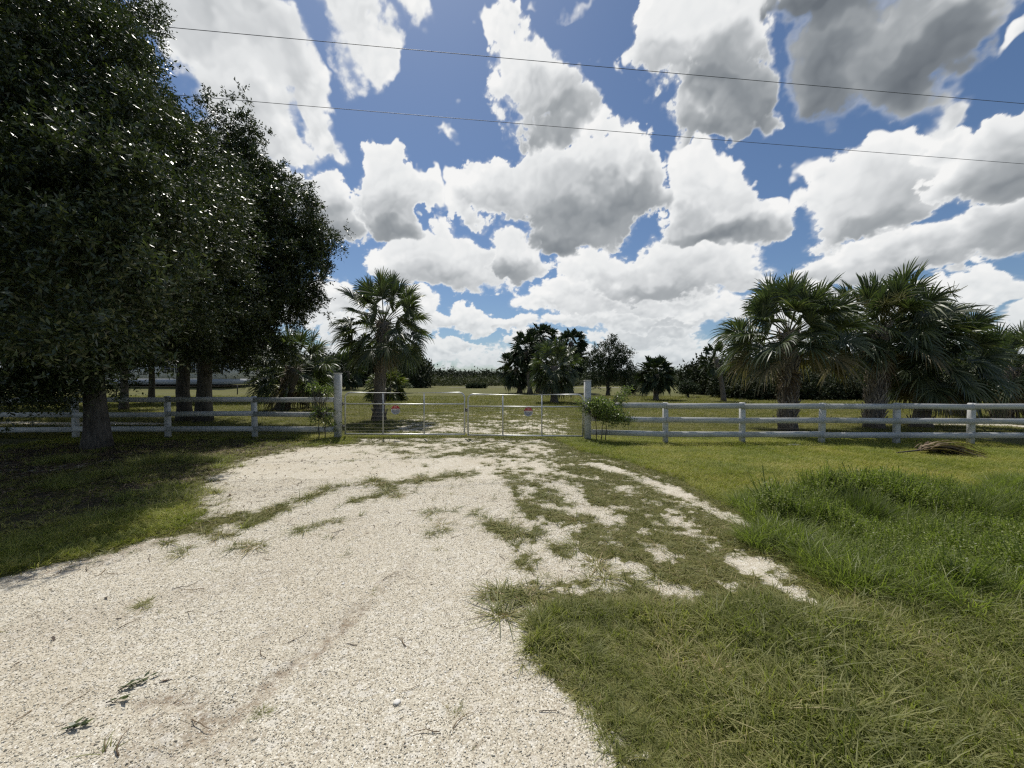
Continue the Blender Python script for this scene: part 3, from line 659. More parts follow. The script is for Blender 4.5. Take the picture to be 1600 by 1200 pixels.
# loose shell chips on the drive
def chip(seed):
    r_ = np.random.default_rng(seed)
    V = np.array([(1, 0, 0), (-1, 0, 0), (0, 1, 0), (0, -1, 0), (0, 0, 1), (0, 0, -1)], float)*r_.uniform(.7, 1.3, (6, 1))*np.array([1, .75, .42]); V += r_.normal(0, .15, V.shape)
    return np_mesh('chip', V*.0040, [np.array([(0, 2, 4), (2, 1, 4), (1, 3, 4), (3, 0, 4), (2, 0, 5), (1, 2, 5), (3, 1, 5), (0, 3, 5)])], M_chip, coll=hidden)
def chipf(t, bs):
    S(bs, Roughness=.85); return t.ramp(t.node('ShaderNodeObjectInfo').outputs['Random'], [(0, (.28, .23, .17)), (.04, (.46, .41, .315)), (.45, (.58, .535, .43)), (.8, (.68, .64, .53)), (1, (.82, .79, .71))])
M_chip = material('shell_chip', chipf)
x, y = place(230000, -7.5, 2.2, 1.3, 7.0, lambda x, y: cover(x, y) < .12, 17, 1.35)
r_ = np.random.default_rng(18); n = len(x)
o = scatter('loose_gravel', np.stack([x, y, zat(x, y)+.002], 1), np.stack([r_.normal(0, .5, n), r_.normal(0, .5, n), r_.uniform(0, 6.28, n)], 1), r_.lognormal(-.05, .38, n), r_.integers(0, 6, n), [chip(200+i) for i in range(6)])
# fallen leaves and bits of twig
def dead_leaf(seed):
    r_ = np.random.default_rng(seed); L, w_ = .05, .016
    V = [(0, 0, 0), (L*.5, w_*.6, .006), (L, 0, r_.uniform(0, .02)), (L*.5, -w_*.6, .009)]
    return np_mesh('leaf', np.array(V), [np.array([(0, 1, 2, 3)])], M_litter, coll=hidden)
def twig(seed):
    r_ = np.random.default_rng(seed); b = MB(); p = [(0, 0, .004)]
    for i in range(5): p.append((p[-1][0]+.022, p[-1][1]+r_.normal(0, .007), .004+abs(r_.normal(0, .003))))
    b.tube(p, [.0022, .002, .0018, .0015, .001, .0005], 4); return b.build('twig', M_litter, coll=hidden)
M_litter = material('leaf_litter', lambda t, bs: (S(bs, Roughness=.7), t.ramp(t.node('ShaderNodeObjectInfo').outputs['Random'], [(0, (.045, .03, .02)), (.6, (.13, .085, .05)), (1, (.26, .19, .11))]))[1])
x, y = place(70000, -13, 1.5, 1.8, 12, lambda x, y: x < -1, 19)
pr = np.clip(1.5*(1.1-np.hypot((x+9.5)/7.5, (y-8.5)/5)), .02, 1); pr = pr*np.where(cover(x, y) > 0, 1, .12); m = np.random.default_rng(20).uniform(size=len(x)) < pr; x, y = x[m], y[m]
lay('fallen_leaves', x, y, [dead_leaf(300+i) for i in range(5)]+[twig(310), twig(311)], .7, 1.5, 21, .25)
x, y = place(200, -5, 1.5, 1.8, 7, lambda x, y: cover(x, y) < 0, 22)
lay('twig_litter', x, y, [twig(320+i) for i in range(4)], .5, 1.7, 23, .03)

# ------------------------------------------------------------------ trees
def unit(a): return a/(np.linalg.norm(a, axis=-1, keepdims=True)+1e-9)
def leaves(name, centres, outw, n_tw, n_lf, tw, L, wd, mat, parent, seed=0, up=.3):
    """foliage: every centre carries n_tw twigs of n_lf leaves"""
    r_ = np.random.default_rng(seed); K = len(centres)
    td = unit(r_.normal(size=(K, n_tw, 3))+outw[:, None]*.9+np.array([0, 0, up-.1]))
    tl = tw*r_.uniform(.5, 1.15, (K, n_tw, 1, 1))
    t = np.linspace(.15, 1, n_lf)[None, None, :, None]+r_.normal(0, .05, (K, n_tw, n_lf, 1))
    base = centres[:, None, None]+td[:, :, None]*t*tl+np.array([0, 0, -.10])*tl*t*t+r_.normal(0, .012*tw/.3, (K, n_tw, n_lf, 3))
    a = unit(td[:, :, None]*.7+r_.normal(size=(K, n_tw, n_lf, 3))*.75)
    s_ = unit(np.cross(a, unit(r_.normal(size=a.shape)*.8+np.array([0, 0, .7]))))
    Ls = L*r_.uniform(.6, 1.25, a.shape[:3]+(1,)); ws = Ls*wd/L
    nrm = np.cross(a, s_)
    V = np.stack([base, base+a*Ls*.45+s_*ws*.5, base+a*Ls-nrm*Ls*.12, base+a*Ls*.45-s_*ws*.5], -2).reshape(-1, 3)
    Fq = np.arange(len(V)).reshape(-1, 4)
    return np_mesh(name, V, [Fq], mat, parent)
def lobes_points(lobes, n, seed, shell=.30, noise=.22, clump=0):
    r_ = np.random.default_rng(seed); L = np.array(lobes, float)
    wt = L[:, 3]**2.1; idx = r_.choice(len(L), n, p=wt/wt.sum())
    d = unit(r_.normal(size=(n, 3))); c = L[idx, :3]; rr = L[idx, 3]
    rad = rr*(r_.uniform(0, 1, n)**shell)
    rad = rad*(1+noise*2.2*perlin(d[:, 0]*2.3+idx, d[:, 1]*2.3, d[:, 2]*2.3))
    p = c+d*rad[:, None]*np.array([1, 1, .92])
    if clump:      # boughs: gather the twigs round a smaller number of centres
        m = max(8, n//16); j = r_.integers(0, m, n); gather = r_.uniform(size=n) < .8
        p = np.where(gather[:, None], p[j]+r_.normal(0, 1, (n, 3))*clump*np.array([1, 1, .7])*r_.uniform(.5, 1.2, m)[j][:, None], p); d = np.where(gather[:, None], d[j], d)
    # drop points deep inside the union
    dd = np.stack([np.linalg.norm(p-q[:3], axis=1)/q[3] for q in L], 1).min(1)
    keep = dd > r_.uniform(0, .62, n)
    return p[keep], d[keep]
def limb_path(a, b, n, wob, sag, r_):
    a, b = np.array(a, float), np.array(b, float); t = np.linspace(0, 1, n)[:, None]
    p = a+(b-a)*t+np.array([0, 0, 1])*np.sin(t*np.pi)*sag
    p[1:-1] += r_.normal(0, wob, (n-2, 3)); return p
def oak(name, base, fork, trunk_r, lobes, ncl, label, cat, group, seed, leaf=.075, lw=.026, tw=.34, ntw=6, nlf=11, mat='oak_leaf', flare=1.42, limbs=True, clump=0):
    r_ = np.random.default_rng(seed)
    root = empty(name, base, label, cat, group); B = np.array(base)
    tb = MB(); p = limb_path((0, 0, -.05), np.array(fork)-B, 7, .02*trunk_r/.3, 0, r_)
    tb.tube(p, [trunk_r*flare, trunk_r*1.15, trunk_r, trunk_r*.95, trunk_r*.92, trunk_r*.9, trunk_r*.8], 14, True, .04)
    if limbs:
        L = sorted(lobes, key=lambda q: -q[3])[:11]
        for q in L:
            e = np.array(q[:3])-B; s0 = p[-1]*(1)+0; t0 = r_.uniform(.45, 1); s0 = p[int(3+3*t0)]
            d = np.linalg.norm(e-s0); pp = limb_path(s0, s0+(e-s0)*1.0, 8, d*.03, d*.08, r_)
            tb.tube(pp, np.linspace(trunk_r*.42, trunk_r*.08, 8), 7)
            for k_ in range(5):
                s1 = pp[r_.integers(3, 8)]; e1 = e+unit(r_.normal(size=3))*q[3]*.8
                tb.tube(limb_path(s1, e1, 5, .05, .1, r_), np.linspace(trunk_r*.10, .008, 5), 5, False)
    tb.build('trunk', M['bark'], root, True)
    c, d = lobes_points(lobes, ncl, seed, clump=clump)
    leaves('crown', c-B, d, ntw, nlf, tw, leaf, lw, M[mat], root, seed)
    return root
def lob(px, py, y, rpx): return (*W(px, py, y), rpx*y/F)
b1_ = G(152, 700)
lobes1 = [lob(115, 75, 8.5, 76), lob(178, 122, 8.4, 62), lob(224, 235, 8.6, 92), lob(285, 345, 9.1, 94), lob(250, 300, 11, 110), lob(50, 60, 9, 120), lob(80, 230, 9.2, 170), lob(180, 400, 8.8, 140), lob(270, 195, 9.5, 38), lob(196, 60, 8.6, 22), lob(20, 400, 8.6, 190), lob(-120, 250, 8.6, 240), lob(0, -90, 9.5, 150), lob(-120, -120, 9.5, 240),
          lob(60, 520, 9.0, 95), lob(-120, 480, 8.5, 150), lob(200, 500, 10.5, 80), lob(-260, 60, 10, 260), lob(-60, 150, 13, 220), lob(120, 250, 13.5, 170), lob(-200, 420, 12, 200), lob(300, 470, 12, 90), lob(130, 560, 9.6, 45), lob(30, 590, 8.8, 40), lob(-60, 600, 8.8, 50)]
oak('oak_tree', b1_, W(146, 520, 10.3), .235, lobes1+[lob(60, 560, 9.2, 70), lob(110, 540, 10.5, 55), lob(0, 560, 9, 80), lob(40, 320, 11.5, 200), lob(200, 330, 12, 130), lob(0, 250, 7, 170), lob(-60, 440, 6.6, 120), lob(60, 90, 7.6, 150), lob(95, 210, 7.7, 150), lob(40, 380, 7.6, 110), lob(-200, 300, 6.0, 220), lob(160, 300, 8.4, 110), lob(-150, 60, 6.5, 220), lob(215, 330, 8.0, 95), lob(150, 420, 7.8, 80), lob(150, 240, 8.0, 120), lob(140, 345, 6.4, 135), lob(185, 255, 7.2, 105), lob(115, 440, 6.0, 105), lob(70, 480, 5.2, 90), lob(190, 420, 5.8, 72), lob(212, 330, 6.6, 72), lob(150, 480, 5.6, 50), lob(205, 300, 7.0, 92), lob(235, 380, 6.9, 62)], 24000, 'large dark oak in front of the fence, thick trunk at the left', 'tree', 'oaks at the left', 41, .092, .033, .40, clump=.36)
b2_ = G(318, 659)
lobes2 = [lob(400, 360, 16.5, 82), lob(440, 335, 16.5, 52), lob(462, 400, 16.5, 46), lob(410, 450, 16, 72), lob(340, 300, 17, 90), lob(340, 420, 17, 95), lob(440, 460, 15.5, 40), lob(300, 500, 17, 70), lob(370, 520, 16, 55), lob(355, 215, 17, 42), lob(410, 540, 15.5, 30), lob(485, 405, 16, 24)]
oak('oak_tree', b2_, W(322, 500, 16.9), .27, lobes2, 5400, 'oak behind the left fence whose leafy edge stands against the sky, single straight trunk', 'tree', 'oaks at the left', 42, .115, .046, .42, clump=.42)
b3_ = G(288, 658)
lobes3 = [lob(260, 440, 19, 80), lob(220, 350, 19, 110), lob(300, 300, 20, 100), lob(200, 500, 18.5, 70), lob(290, 530, 17.5, 45), lob(120, 440, 19, 120)]
oak('oak_tree', b3_, W(285, 520, 17.1), .24, lobes3, 4200, 'shaggy dark trunk just left of the taller straight trunk behind the fence', 'tree', 'oaks at the left', 43, .13, .052, .45)
b4_ = G(193, 641)
oak('oak_tree', b4_, W(196, 540, 23.5), .19, [lob(190, 480, 24, 60), lob(130, 500, 25, 70), lob(60, 470, 24, 90), lob(230, 530, 24, 40), lob(-60, 480, 24, 120), lob(130, 540, 24, 40)], 3000, 'thin grey trunk seen between the big oak trunk and the paired trunks', 'tree', 'oaks at the left', 44, .16, .065, .55)
oak('oak_tree', G(237, 630), W(237, 560, 30), .2, [lob(240, 520, 30, 55), lob(320, 520, 32, 60), lob(400, 545, 32, 38), lob(90, 530, 32, 60)], 2200, 'far oak with drooping branches over the dark wire fence', 'tree', 'oaks at the left', 45, .2, .08, .6)

def frond(MBl, MBp, base, d, Lp, Rf, nseg, r_, droop=.35, wid=.045, ragged=.0):
    """one costapalmate fan: petiole from base towards d, then a fan of drooping segments"""
    d = unit(np.array(d, float)); up = np.array([0, 0, 1.])
    n = 6; P = [np.array(base, float)]; cur = d.copy()
    for i in range(n): P.append(P[-1]+cur*Lp/n); cur = unit(cur+np.array([0, 0, -droop*.16]))
    if MBp is not None: MBp.tube(P, np.linspace(.022, .011, n+1), 4, False)
    hub = P[-1]; f = cur; s_ = np.cross(f, up); s_ = unit(s_) if np.linalg.norm(s_) > .05 else np.array([1., 0, 0])
    roll = r_.normal(0, .7); nn = np.cross(s_, f); s_ = s_*math.cos(roll)+nn*math.sin(roll); nn = np.cross(s_, f)
    th = np.linspace(-2.2, 2.2, nseg)+r_.normal(0, .02, nseg)
    L = Rf*(1-.32*(np.abs(th)/1.9)**2)*r_.uniform(.88, 1.08, nseg)
    if ragged: L = L*r_.uniform(1-ragged, 1, nseg)
    dr = (np.cos(th)[:, None]*f+np.sin(th)[:, None]*s_+nn*(.10+.22*np.abs(np.sin(th))[:, None])); dr = unit(dr)
    start = hub+f*np.clip(np.cos(th), -.2, 1)[:, None]*Rf*.18
    sd = unit(np.cross(dr, nn)); alt = np.where(np.arange(nseg) % 2 == 0, 1, -1)*.55+r_.normal(0, .25, nseg)
    wv = sd*np.cos(alt)[:, None]+np.cross(dr, sd)*np.sin(alt)[:, None]
    ts = [0, .3, .58, .82, 1.0]; ws = [.4, 1.0, .85, .5, .08]
    g_ = droop*r_.uniform(.5, 1.5, nseg)
    V = []
    for t, k_ in zip(ts, ws):
        c = start+dr*(L*t)[:, None]; c[:, 2] -= (g_*L*(max(0, t-.35)**2)*1.6); c -= dr*(g_*L*(max(0, t-.5)**2)*.6)[:, None]
        V += [c-wv*wid*k_/2, c+wv*wid*k_/2]
    V = np.stack(V, 1).reshape(-1, 3); o = np.arange(nseg)[:, None]*10
    MBl.add(V, np.concatenate([o+np.array([2*i, 2*i+1, 2*i+3, 2*i+2]) for i in range(4)]))
def palm(base, cz, top, Rc, tr, label, group, seed, nf=34, nseg=38, boots=False, dead=4, seedst=0, lean=(0, 0), leafm='palm_leaf', low=-.55, wid=.045, name='cabbage_palm', droop=.4, old=5, side=None):
    """base point, crown centre height, crown radius, trunk radius"""
    r_ = np.random.default_rng(seed); root = empty(name, base, label, 'palm tree', group)
    h = cz-base[2]; n = 9; t = np.linspace(0, 1, n)
    P = np.stack([lean[0]*t**1.5, lean[1]*t**1.5, -.05+(h+.05)*t], 1)
    tb = MB(); rad = tr*(1.12-.25*np.sin(t*3.0)*.6+np.where(t < .08, .35, 0)); rad = rad*r_.uniform(.95, 1.05, n)
    tb.tube(P, rad, 14, True, .03)
    nt = sum(len(q) for q in tb.f4)
    if boots:
        bb = tb; nrow = int(h/.12)
        for i in range(nrow):
            z = .15+(h-.15)*i/nrow
            if boots < 1 and z/h < 1-boots and r_.uniform() < .75: continue
            for j in range(3):
                a = i*2.4+j*2.094+r_.normal(0, .12); tt = z/h
                c = np.array([np.interp(tt, t, P[:, 0]), np.interp(tt, t, P[:, 1]), z]); rr = np.interp(tt, t, rad)
                o = np.array([math.cos(a), math.sin(a), 0]); s_ = np.array([-math.sin(a), math.cos(a), 0]); H = r_.uniform(.26, .40); tl = r_.uniform(.14, .36)
                up = np.array([0, 0, 1])*math.cos(tl)+o*math.sin(tl)
                for sg in (-1, 1):      # the split leaf base: two prongs
                    b0_ = c+o*(rr-.02)+s_*sg*.03; b1x = b0_+up*H*.55+s_*sg*.045; b2x = b0_+up*H+s_*sg*(.10+r_.uniform(0, .04)); w0, th_ = .080, .030
                    V = []
                    for q, wq in ((b0_, w0), (b1x, w0*.6), (b2x, w0*.32)):
                        V += [q-s_*wq/2-o*th_/2, q+s_*wq/2-o*th_/2, q+s_*wq/2+o*th_/2, q-s_*wq/2+o*th_/2]
                    Fb = [(8, 9, 10, 11)]
                    for r0 in (0, 4):
                        for k_ in range(4): Fb.append((r0+k_, r0+(k_+1) % 4, r0+4+(k_+1) % 4, r0+4+k_))
                    bb.add(V, Fb)
    tk = tb.build('trunk', M['palm_bark'], root)
    if boots:
        tk.data.materials.append(M['boot']); n4_ = sum(len(q) for q in tb.f4); mi = np.zeros(len(tk.data.polygons), np.int32); mi[nt:n4_] = 1; tk.data.polygons.foreach_set('material_index', mi)
    top_c = P[-1]
    cr, pt, dd, od = MB(), MB(), MB(), MB()
    Lp0 = Rc*.62; Rf0 = Rc*.41; gold = 2.39996
    for i in range(nf):
        u = (i+.5)/nf; e = math.asin(1-u*(1-low)) if False else (1.35-(1.35-low)*u**.85)
        a = i*gold+r_.normal(0, .2); k_ = (top-cz)/Rc
        d = np.array([math.cos(a)*math.cos(e), math.sin(a)*math.cos(e), math.sin(e)*(k_ if e > 0 else 1)])
        lp = Lp0*r_.uniform(.8, 1.15)*np.linalg.norm(d)
        z0 = top_c-np.array([0, 0, .35*u*min(1, h/3)])
        frond(cr if i < nf-old else od, pt, z0, d, lp, Rf0*r_.uniform(.85, 1.1), nseg, r_, droop*(.5+u*1.1), wid)
    cr.build('crown', M[leafm], root)
    pt.build('leaf_stalks', M['yellow_palm'], root)
    if old and od.n: od.build('old_fronds', M['palm_old'], root)
    if dead:
        for i in range(dead):
            a = i*gold*1.3+1; e = -1.0-r_.uniform(0, .35); d = np.array([math.cos(a)*math.cos(e), math.sin(a)*math.cos(e), math.sin(e)])
            frond(dd, dd, top_c-np.array([0, 0, .4]), d, Lp0*.7, Rf0*.85, max(10, nseg*2//3), r_, 1.0, wid, .4)
        dd.build('dead_fronds', M['palm_dead'], root)
    if seedst:
        ss = MB()
        for i in range(seedst):
            a = r_.uniform(3.6, 5.8); e = r_.uniform(.55, 1.0); d = np.array([math.cos(a)*math.cos(e), math.sin(a)*math.cos(e), math.sin(e)])
            p = [top_c+d*Rc*1.05*t_+np.array([0, 0, -1])*Rc*.35*t_*t_ for t_ in np.linspace(0, 1, 7)]
            for q in range(130):
                s0 = np.array(p[r_.integers(2, 7)]); e1 = s0+unit(r_.normal(size=3)+d*.6)*r_.uniform(.15, .4)
                ss.tube([s0, (s0+e1)/2+(0, 0, -.02), e1], [.009, .009, .005], 3, False)
            ss.tube(p, np.linspace(.02, .008, 7), 4, False)
        ss.build('flower_stalks', M['seed_stalk'], root)
    return root
def ppalm(bx, by, cx, cy, topy, rpx, trpx, *a, **k):
    """palm from photo pixels: foot, crown centre, top of crown, crown radius, trunk width"""
    b = G(bx, by); y = b[1]; c = W(cx, cy, y); s_ = y/F
    zb = float(height(np.array([b[0]]), np.array([b[1]]))[0])
    return palm((b[0], b[1], zb), c[2], c[2]+(cy-topy)*s_, rpx*s_, trpx*s_/2, *a, lean=(c[0]-b[0], 0), **k)
RG = 'cabbage palms behind the right fence'; FG = 'palms scattered over the field'; CG = 'palms of the clump in the field'
ppalm(592, 657, 600, 503, 422, 74, 17, 'lone tall fan palm right behind the left gate leaf, clean grey trunk', FG, 101, nf=54, nseg=44, dead=2, low=-.80, old=2, boots=.25, wid=.055)
ppalm(1232, 673, 1232, 520, 430, 106, 21, 'left of the two big palms behind the right fence, criss-cross trunk in full view', RG, 102, nf=56, nseg=44, boots=1, dead=2, low=-.30, old=7, wid=.055, droop=.38)
ppalm(1366, 669, 1376, 510, 418, 100, 21, 'tallest palm behind the right fence, pale flower stalks on its crown', RG, 103, nf=70, nseg=42, boots=1, dead=3, low=-.42, old=7, seedst=4, wid=.055, droop=.40)
ppalm(1440, 667, 1456, 548, 462, 86, 20, 'drooping palm hard against the right side of the tallest palm', RG, 104, nf=64, nseg=40, boots=.6, dead=8, low=-.95, old=6, wid=.065)
ppalm(1568, 657, 1580, 575, 502, 88, 19, 'palm at the right edge with its crown cut by the picture border', RG, 105, nf=56, nseg=38, boots=1, dead=3, low=-.5, old=5, wid=.062)
ppalm(1500, 650, 1502, 570, 520, 60, 20, 'low dim palm filling the gap before the right edge palm', RG, 115, nf=28, nseg=28, dead=5, low=-.9, old=4, wid=.055)
ppalm(441, 641, 462, 575, 508, 70, 20, 'bushy palm left of the white gate post, half hidden by oak leaves', FG, 106, nf=52, nseg=36, boots=.5, dead=6, low=-.7, old=3, wid=.065)
ppalm(544, 612, 542, 580, 546, 28, 7, 'small dark palm far off just right of the left gate post', FG, 107, nf=54, nseg=18, dead=3, low=-.9, old=0, wid=.22, leafm='far_leaf')
ppalm(606, 627, 606, 605, 572, 38, 9, 'low yellow-green palm at the foot of the lone tall palm', FG, 108, nf=44, nseg=26, dead=1, low=-.5, old=0, leafm='yellow_palm', wid=.12)
ppalm(866, 630, 866, 572, 520, 42, 11, 'front palm of the middle clump, its trunk standing nearer than the rest', CG, 109, nf=64, nseg=28, dead=5, low=-1.0, old=1, wid=.10)
for i, (bx, cx, cy, ty, rp, lb) in enumerate([(812, 806, 575, 540, 30, 'lowest palm on the left flank of the middle clump'), (828, 822, 545, 512, 30, 'upper left palm of the middle clump'), (842, 848, 528, 503, 27, 'highest palm of the middle clump, poking above the others'),
                                (880, 893, 535, 511, 24, 'upper right palm of the middle clump'), (892, 896, 562, 540, 27, 'lower right palm of the middle clump'), (852, 845, 565, 535, 30, 'palm hidden in the heart of the middle clump')]):
    ppalm(bx, 614+(i % 2), cx, cy, ty, rp, 7, lb, CG, 120+i, nf=60, nseg=20, dead=6, low=-1.1, old=0, wid=.20, leafm='far_leaf')
ppalm(1025, 626, 1025, 585, 553, 31, 8, 'short round-headed palm alone right of the gate, in the field', FG, 130, nf=60, nseg=22, dead=3, low=-.7, old=0, wid=.14, leafm='far_leaf')
ppalm(1131, 628, 1118, 560, 530, 26, 7, 'ragged thin palm peeping out left of the big right palms', FG, 131, nf=22, nseg=20, dead=3, low=-.8, old=0, wid=.12, leafm='far_leaf')
# broadleaf trees in the field
oak('broadleaf_tree', G(950, 618), W(950, 590, 47), .22, [lob(950, 555, 47, 24), lob(940, 580, 47, 26), lob(968, 575, 47, 22), lob(930, 560, 47, 14), lob(972, 555, 47, 13), lob(955, 535, 47, 10), lob(985, 590, 47, 14)], 520, 'dark open-crowned broadleaf tree just right of the palm clump', 'tree', None, 51, .22, .09, .7, 5, 8, 'far_leaf')
oak('broadleaf_tree', G(622, 614), W(622, 590, 56), .25, [lob(618, 562, 56, 18), lob(626, 575, 56, 17), lob(608, 572, 56, 14)], 260, 'small dark round tree behind the lone tall palm', 'tree', None, 52, .25, .1, .8, 5, 8, 'far_leaf')
oak('small_tree', G(1075, 622), W(1075, 612, 40), .12, [lob(1075, 604, 40, 9), lob(1068, 608, 40, 7), lob(1083, 607, 40, 7)], 170, 'little round tree on the grass between short palm and ragged palm', 'tree', None, 53, .14, .06, .4, 5, 7, 'far_leaf')
oak('round_bush', G(985, 616), W(985, 612, 50), .12, [lob(983, 605, 50, 9), lob(992, 608, 50, 6)], 120, 'low dark bush beside the open-crowned broadleaf tree', 'bush', None, 54, .18, .07, .5, 5, 7, 'far_leaf')
oak('low_bush', G(744, 606.5), W(744, 603.5, 88), .1, [lob(x_, 603.4+.2*(x_%3), 90, 2.2) for x_ in range(732, 762, 6)], 180, 'long low dark bush on the horizon behind the middle of the gate', 'bush', None, 55, .3, .14, .5, 5, 7, 'far_leaf', limbs=False)

def wood(name, x0, x1, y0, y1, top, n, leaf, mat, seed, bumpy=.3, base=0.0):
    """a far wood: leaf clumps filling a ragged band"""
    r_ = np.random.default_rng(seed); x = r_.uniform(x0, x1, n); y = r_.uniform(y0, y1, n)
    hh = top*(1+bumpy*2.4*fbm2(x, y, 1.2/top, 3, .6, seed)+bumpy*1.2*fbm2(x, y, .25/top, 2, .5, seed+2))
    z = base+hh*r_.uniform(0, 1, n)**.8
    d = unit(np.stack([r_.normal(size=n), r_.normal(size=n), r_.normal(size=n)], 1))
    o = leaves(name, np.stack([x, y, z], 1), d, 3, 5, leaf*3, leaf, leaf*.55, M[mat], None, seed)
    return tag(o, kind='stuff')
wood('distant_treeline', -420, 420, 170, 200, 5.2, 30000, .9, 'dark_wood', 61, .30)
wood('distant_scrub', -330, 330, 128, 160, 2.6, 16000, .6, 'scrub_leaf', 62, .35)
wood('right_woodland', 24, 80, 40, 56, 3.6, 14000, .42, 'dark_wood', 63, .35)
wood('right_underbrush', 21, 62, 34, 41, 1.9, 7500, .28, 'dark_wood', 64, .35)
wood('left_woodland', -110, -22, 88, 105, 7.0, 9000, .7, 'dark_wood', 65, .3)

# ------------------------------------------------------------------ fences, posts and gates
def board_fence(px_posts, yl, yr, x_end, zr, top, label, left):
    pxs = px_posts; f = lambda p: yl+(yr-yl)*(p-pxs[0])/(pxs[-1]-pxs[0])
    pos = [((p-800)/F*f(p), f(p)) for p in pxs]
    root = empty('board_fence', (pos[0][0], pos[0][1], 0), label, 'fence'); B = np.array((pos[0][0], pos[0][1], 0))
    r_ = np.random.default_rng(77 if left else 78)
    ang = math.atan2(pos[-1][1]-pos[0][1], pos[-1][0]-pos[0][0])
    for (x, y) in pos:
        b = MB(); b.box((0, 0, top/2-.1), (.13, .13, top+.2+r_.uniform(-.01, .012)), ang, .012)
        o = b.build('post', M['paint'], root); o.location = (x-B[0], y-B[1], 0)
        o.rotation_euler = (r_.normal(0, .008), r_.normal(0, .01), 0)
    nx, ny = math.sin(ang), -math.cos(ang)
    ends = pos if left is None else pos
    xs = pos+[x_end] if not left else pos+[x_end]
    if left is False: xs = [x_end]+pos
    for a, b_ in zip(xs[:-1], xs[1:]):
        for z in zr:
            dz0, dz1 = r_.normal(0, .012, 2)
            b = MB(); k_ = .088
            A = np.array((a[0]+nx*k_, a[1]+ny*k_, z+dz0)); Bb = np.array((b_[0]+nx*k_, b_[1]+ny*k_, z+dz1)); u_ = (Bb-A)/np.linalg.norm(Bb-A)
            b.beam(A+u_*.003-B, Bb-u_*.003-B, .038, .155)
            b.build('rail', M['paint'], root)
    return root, pos, B
GL, GR = G(528, 685), G(918, 688)
rl, lp_, BL = board_fence([-470, -320, -170, -25, 118, 262, 398], 11.75, 12.2, (GL[0]-.10, GL[1]), (1.21, .75, .29), 1.31, 'white three-rail board fence running left from the gate behind the oaks', True)
rf, rp_, BR = board_fence([1040, 1160, 1284, 1401, 1517, 1634, 1752, 1870], 11.13, 10.6, (GR[0]+.10, GR[1]), (1.075, .67, .265), 1.17, 'weathered white board fence running right from the gate before the palms', False)
wm = MB()
for z in (.12, .2, .30, .42, .55, .75, .95): wm.tube([(GR[0]-BR[0]+.1, GR[1]-BR[1]+.07, z)]+[(x-BR[0], y-BR[1]+.075, z) for x, y in rp_], .0018, 3, False)
for i in range(110):
    t = i/110; x = GR[0]+.2+(rp_[-1][0]-GR[0]-.2)*t; y = GR[1]+(rp_[-1][1]-GR[1])*t+.075; wm.tube([(x-BR[0], y-BR[1], 0), (x-BR[0], y-BR[1], .98)], .0012, 3, False)
wm.build('wire_mesh', M['wire'], rf)
for (gp, hgt_, lb) in ((GL, 2.02, 'taller square white gate post left of the double gate'), (GR, 1.80, 'shorter white gate post right of the double gate beside the leafy shrub')):
    b = MB(); b.box((0, 0, hgt_/2-.1), (.19, .19, hgt_+.2), .0, .018)
    b.box((0, 0, hgt_+.012), (.205, .205, .02), 0, .006)
    o = b.build('gate_post', M['paint']); o.location = (gp[0], gp[1], 0); tag(o, lb, 'post', 'posts of the double gate')
def gate(x0, y0, x1, y1, z0, ztop, zmid, verts, label, hinge_left):
    root = empty('farm_gate', (x0, y0, 0), label, 'gate', 'leaves of the double gate')
    L = math.hypot(x1-x0, y1-y0); root.rotation_euler = (0, 0, math.atan2(y1-y0, x1-x0))
    r = .025; c = .16
    p = []
    def arc(cx, cz, a0, a1):
        return [(cx+c*math.cos(a), 0, cz+c*math.sin(a)) for a in np.linspace(a0, a1, 6)]
    p = [(r, 0, z0)]+[(r, 0, ztop-c-.2)]+arc(r+c, ztop-c, math.pi, math.pi/2)+[(L/2, 0, ztop-.004)]+arc(L-r-c, ztop-c, math.pi/2, 0)+[(L-r, 0, ztop-c-.2), (L-r, 0, z0)]
    b = MB(); b.tube(p, r, 10); b.tube([(r, 0, z0+.02), (L/2, 0, z0+.015), (L-r, 0, z0+.02)], r, 10)
    b.build('frame', M['galv'], root, True)
    b = MB(); b.tube([(r*2, 0, zmid), (L/2, .0, zmid-.006), (L-r*2, 0, zmid)], .021, 10); b.build('middle_rail', M['galv'], root, True)
    for t in verts:
        b = MB(); b.tube([(L*t, .002, z0+.04), (L*t, .002, ztop-.02)], .020, 8); b.build('upright', M['galv'], root, True)
    b = MB()
    for i in range(1, 8):
        z = z0+.04+(zmid-z0-.04)*(i/8)**1.15; b.tube([(r, .022, z), (L-r, .022, z)], .0022, 3, False)
    for i in range(1, int(L/.155)): b.tube([(i*.155, .022, z0), (i*.155, .022, zmid)], .0016, 3, False)
    b.build('wire_mesh', M['wire'], root)
    hx = -.02 if hinge_left else L+.02
    for z in (z0+.25, ztop-.35):
        b = MB(); b.box((hx, 0, z), (.09, .05, .05), 0, .008); b.tube([(hx-(.03 if hinge_left else -.03), 0, z-.06), (hx-(.03 if hinge_left else -.03), 0, z+.06)], .014, 8); b.build('hinge', M['wire'], root)
    if not hinge_left:
        b = MB()
        for i in range(9):
            a = i*.7; b.tube([(-.02+.05*math.cos(t_+a*0), .035*math.sin(t_), zmid-.06-i*.012+.01*math.cos(2*t_)) for t_ in np.linspace(0, 6.28, 9)], .004, 4, False)
        b.build('chain', M['wire'], root)
    return root
gl0, gl1 = W(538, 680, 11.98), W(727, 680, 11.9); gr0, gr1 = W(730, 680, 11.9), W(912, 680, 11.65)
gate(gl0[0], gl0[1], gl1[0], gl1[1], .12, 1.43, 1.08, (.32, .66), 'left leaf of the galvanised double gate, rounded tubular frame with wire mesh', True)
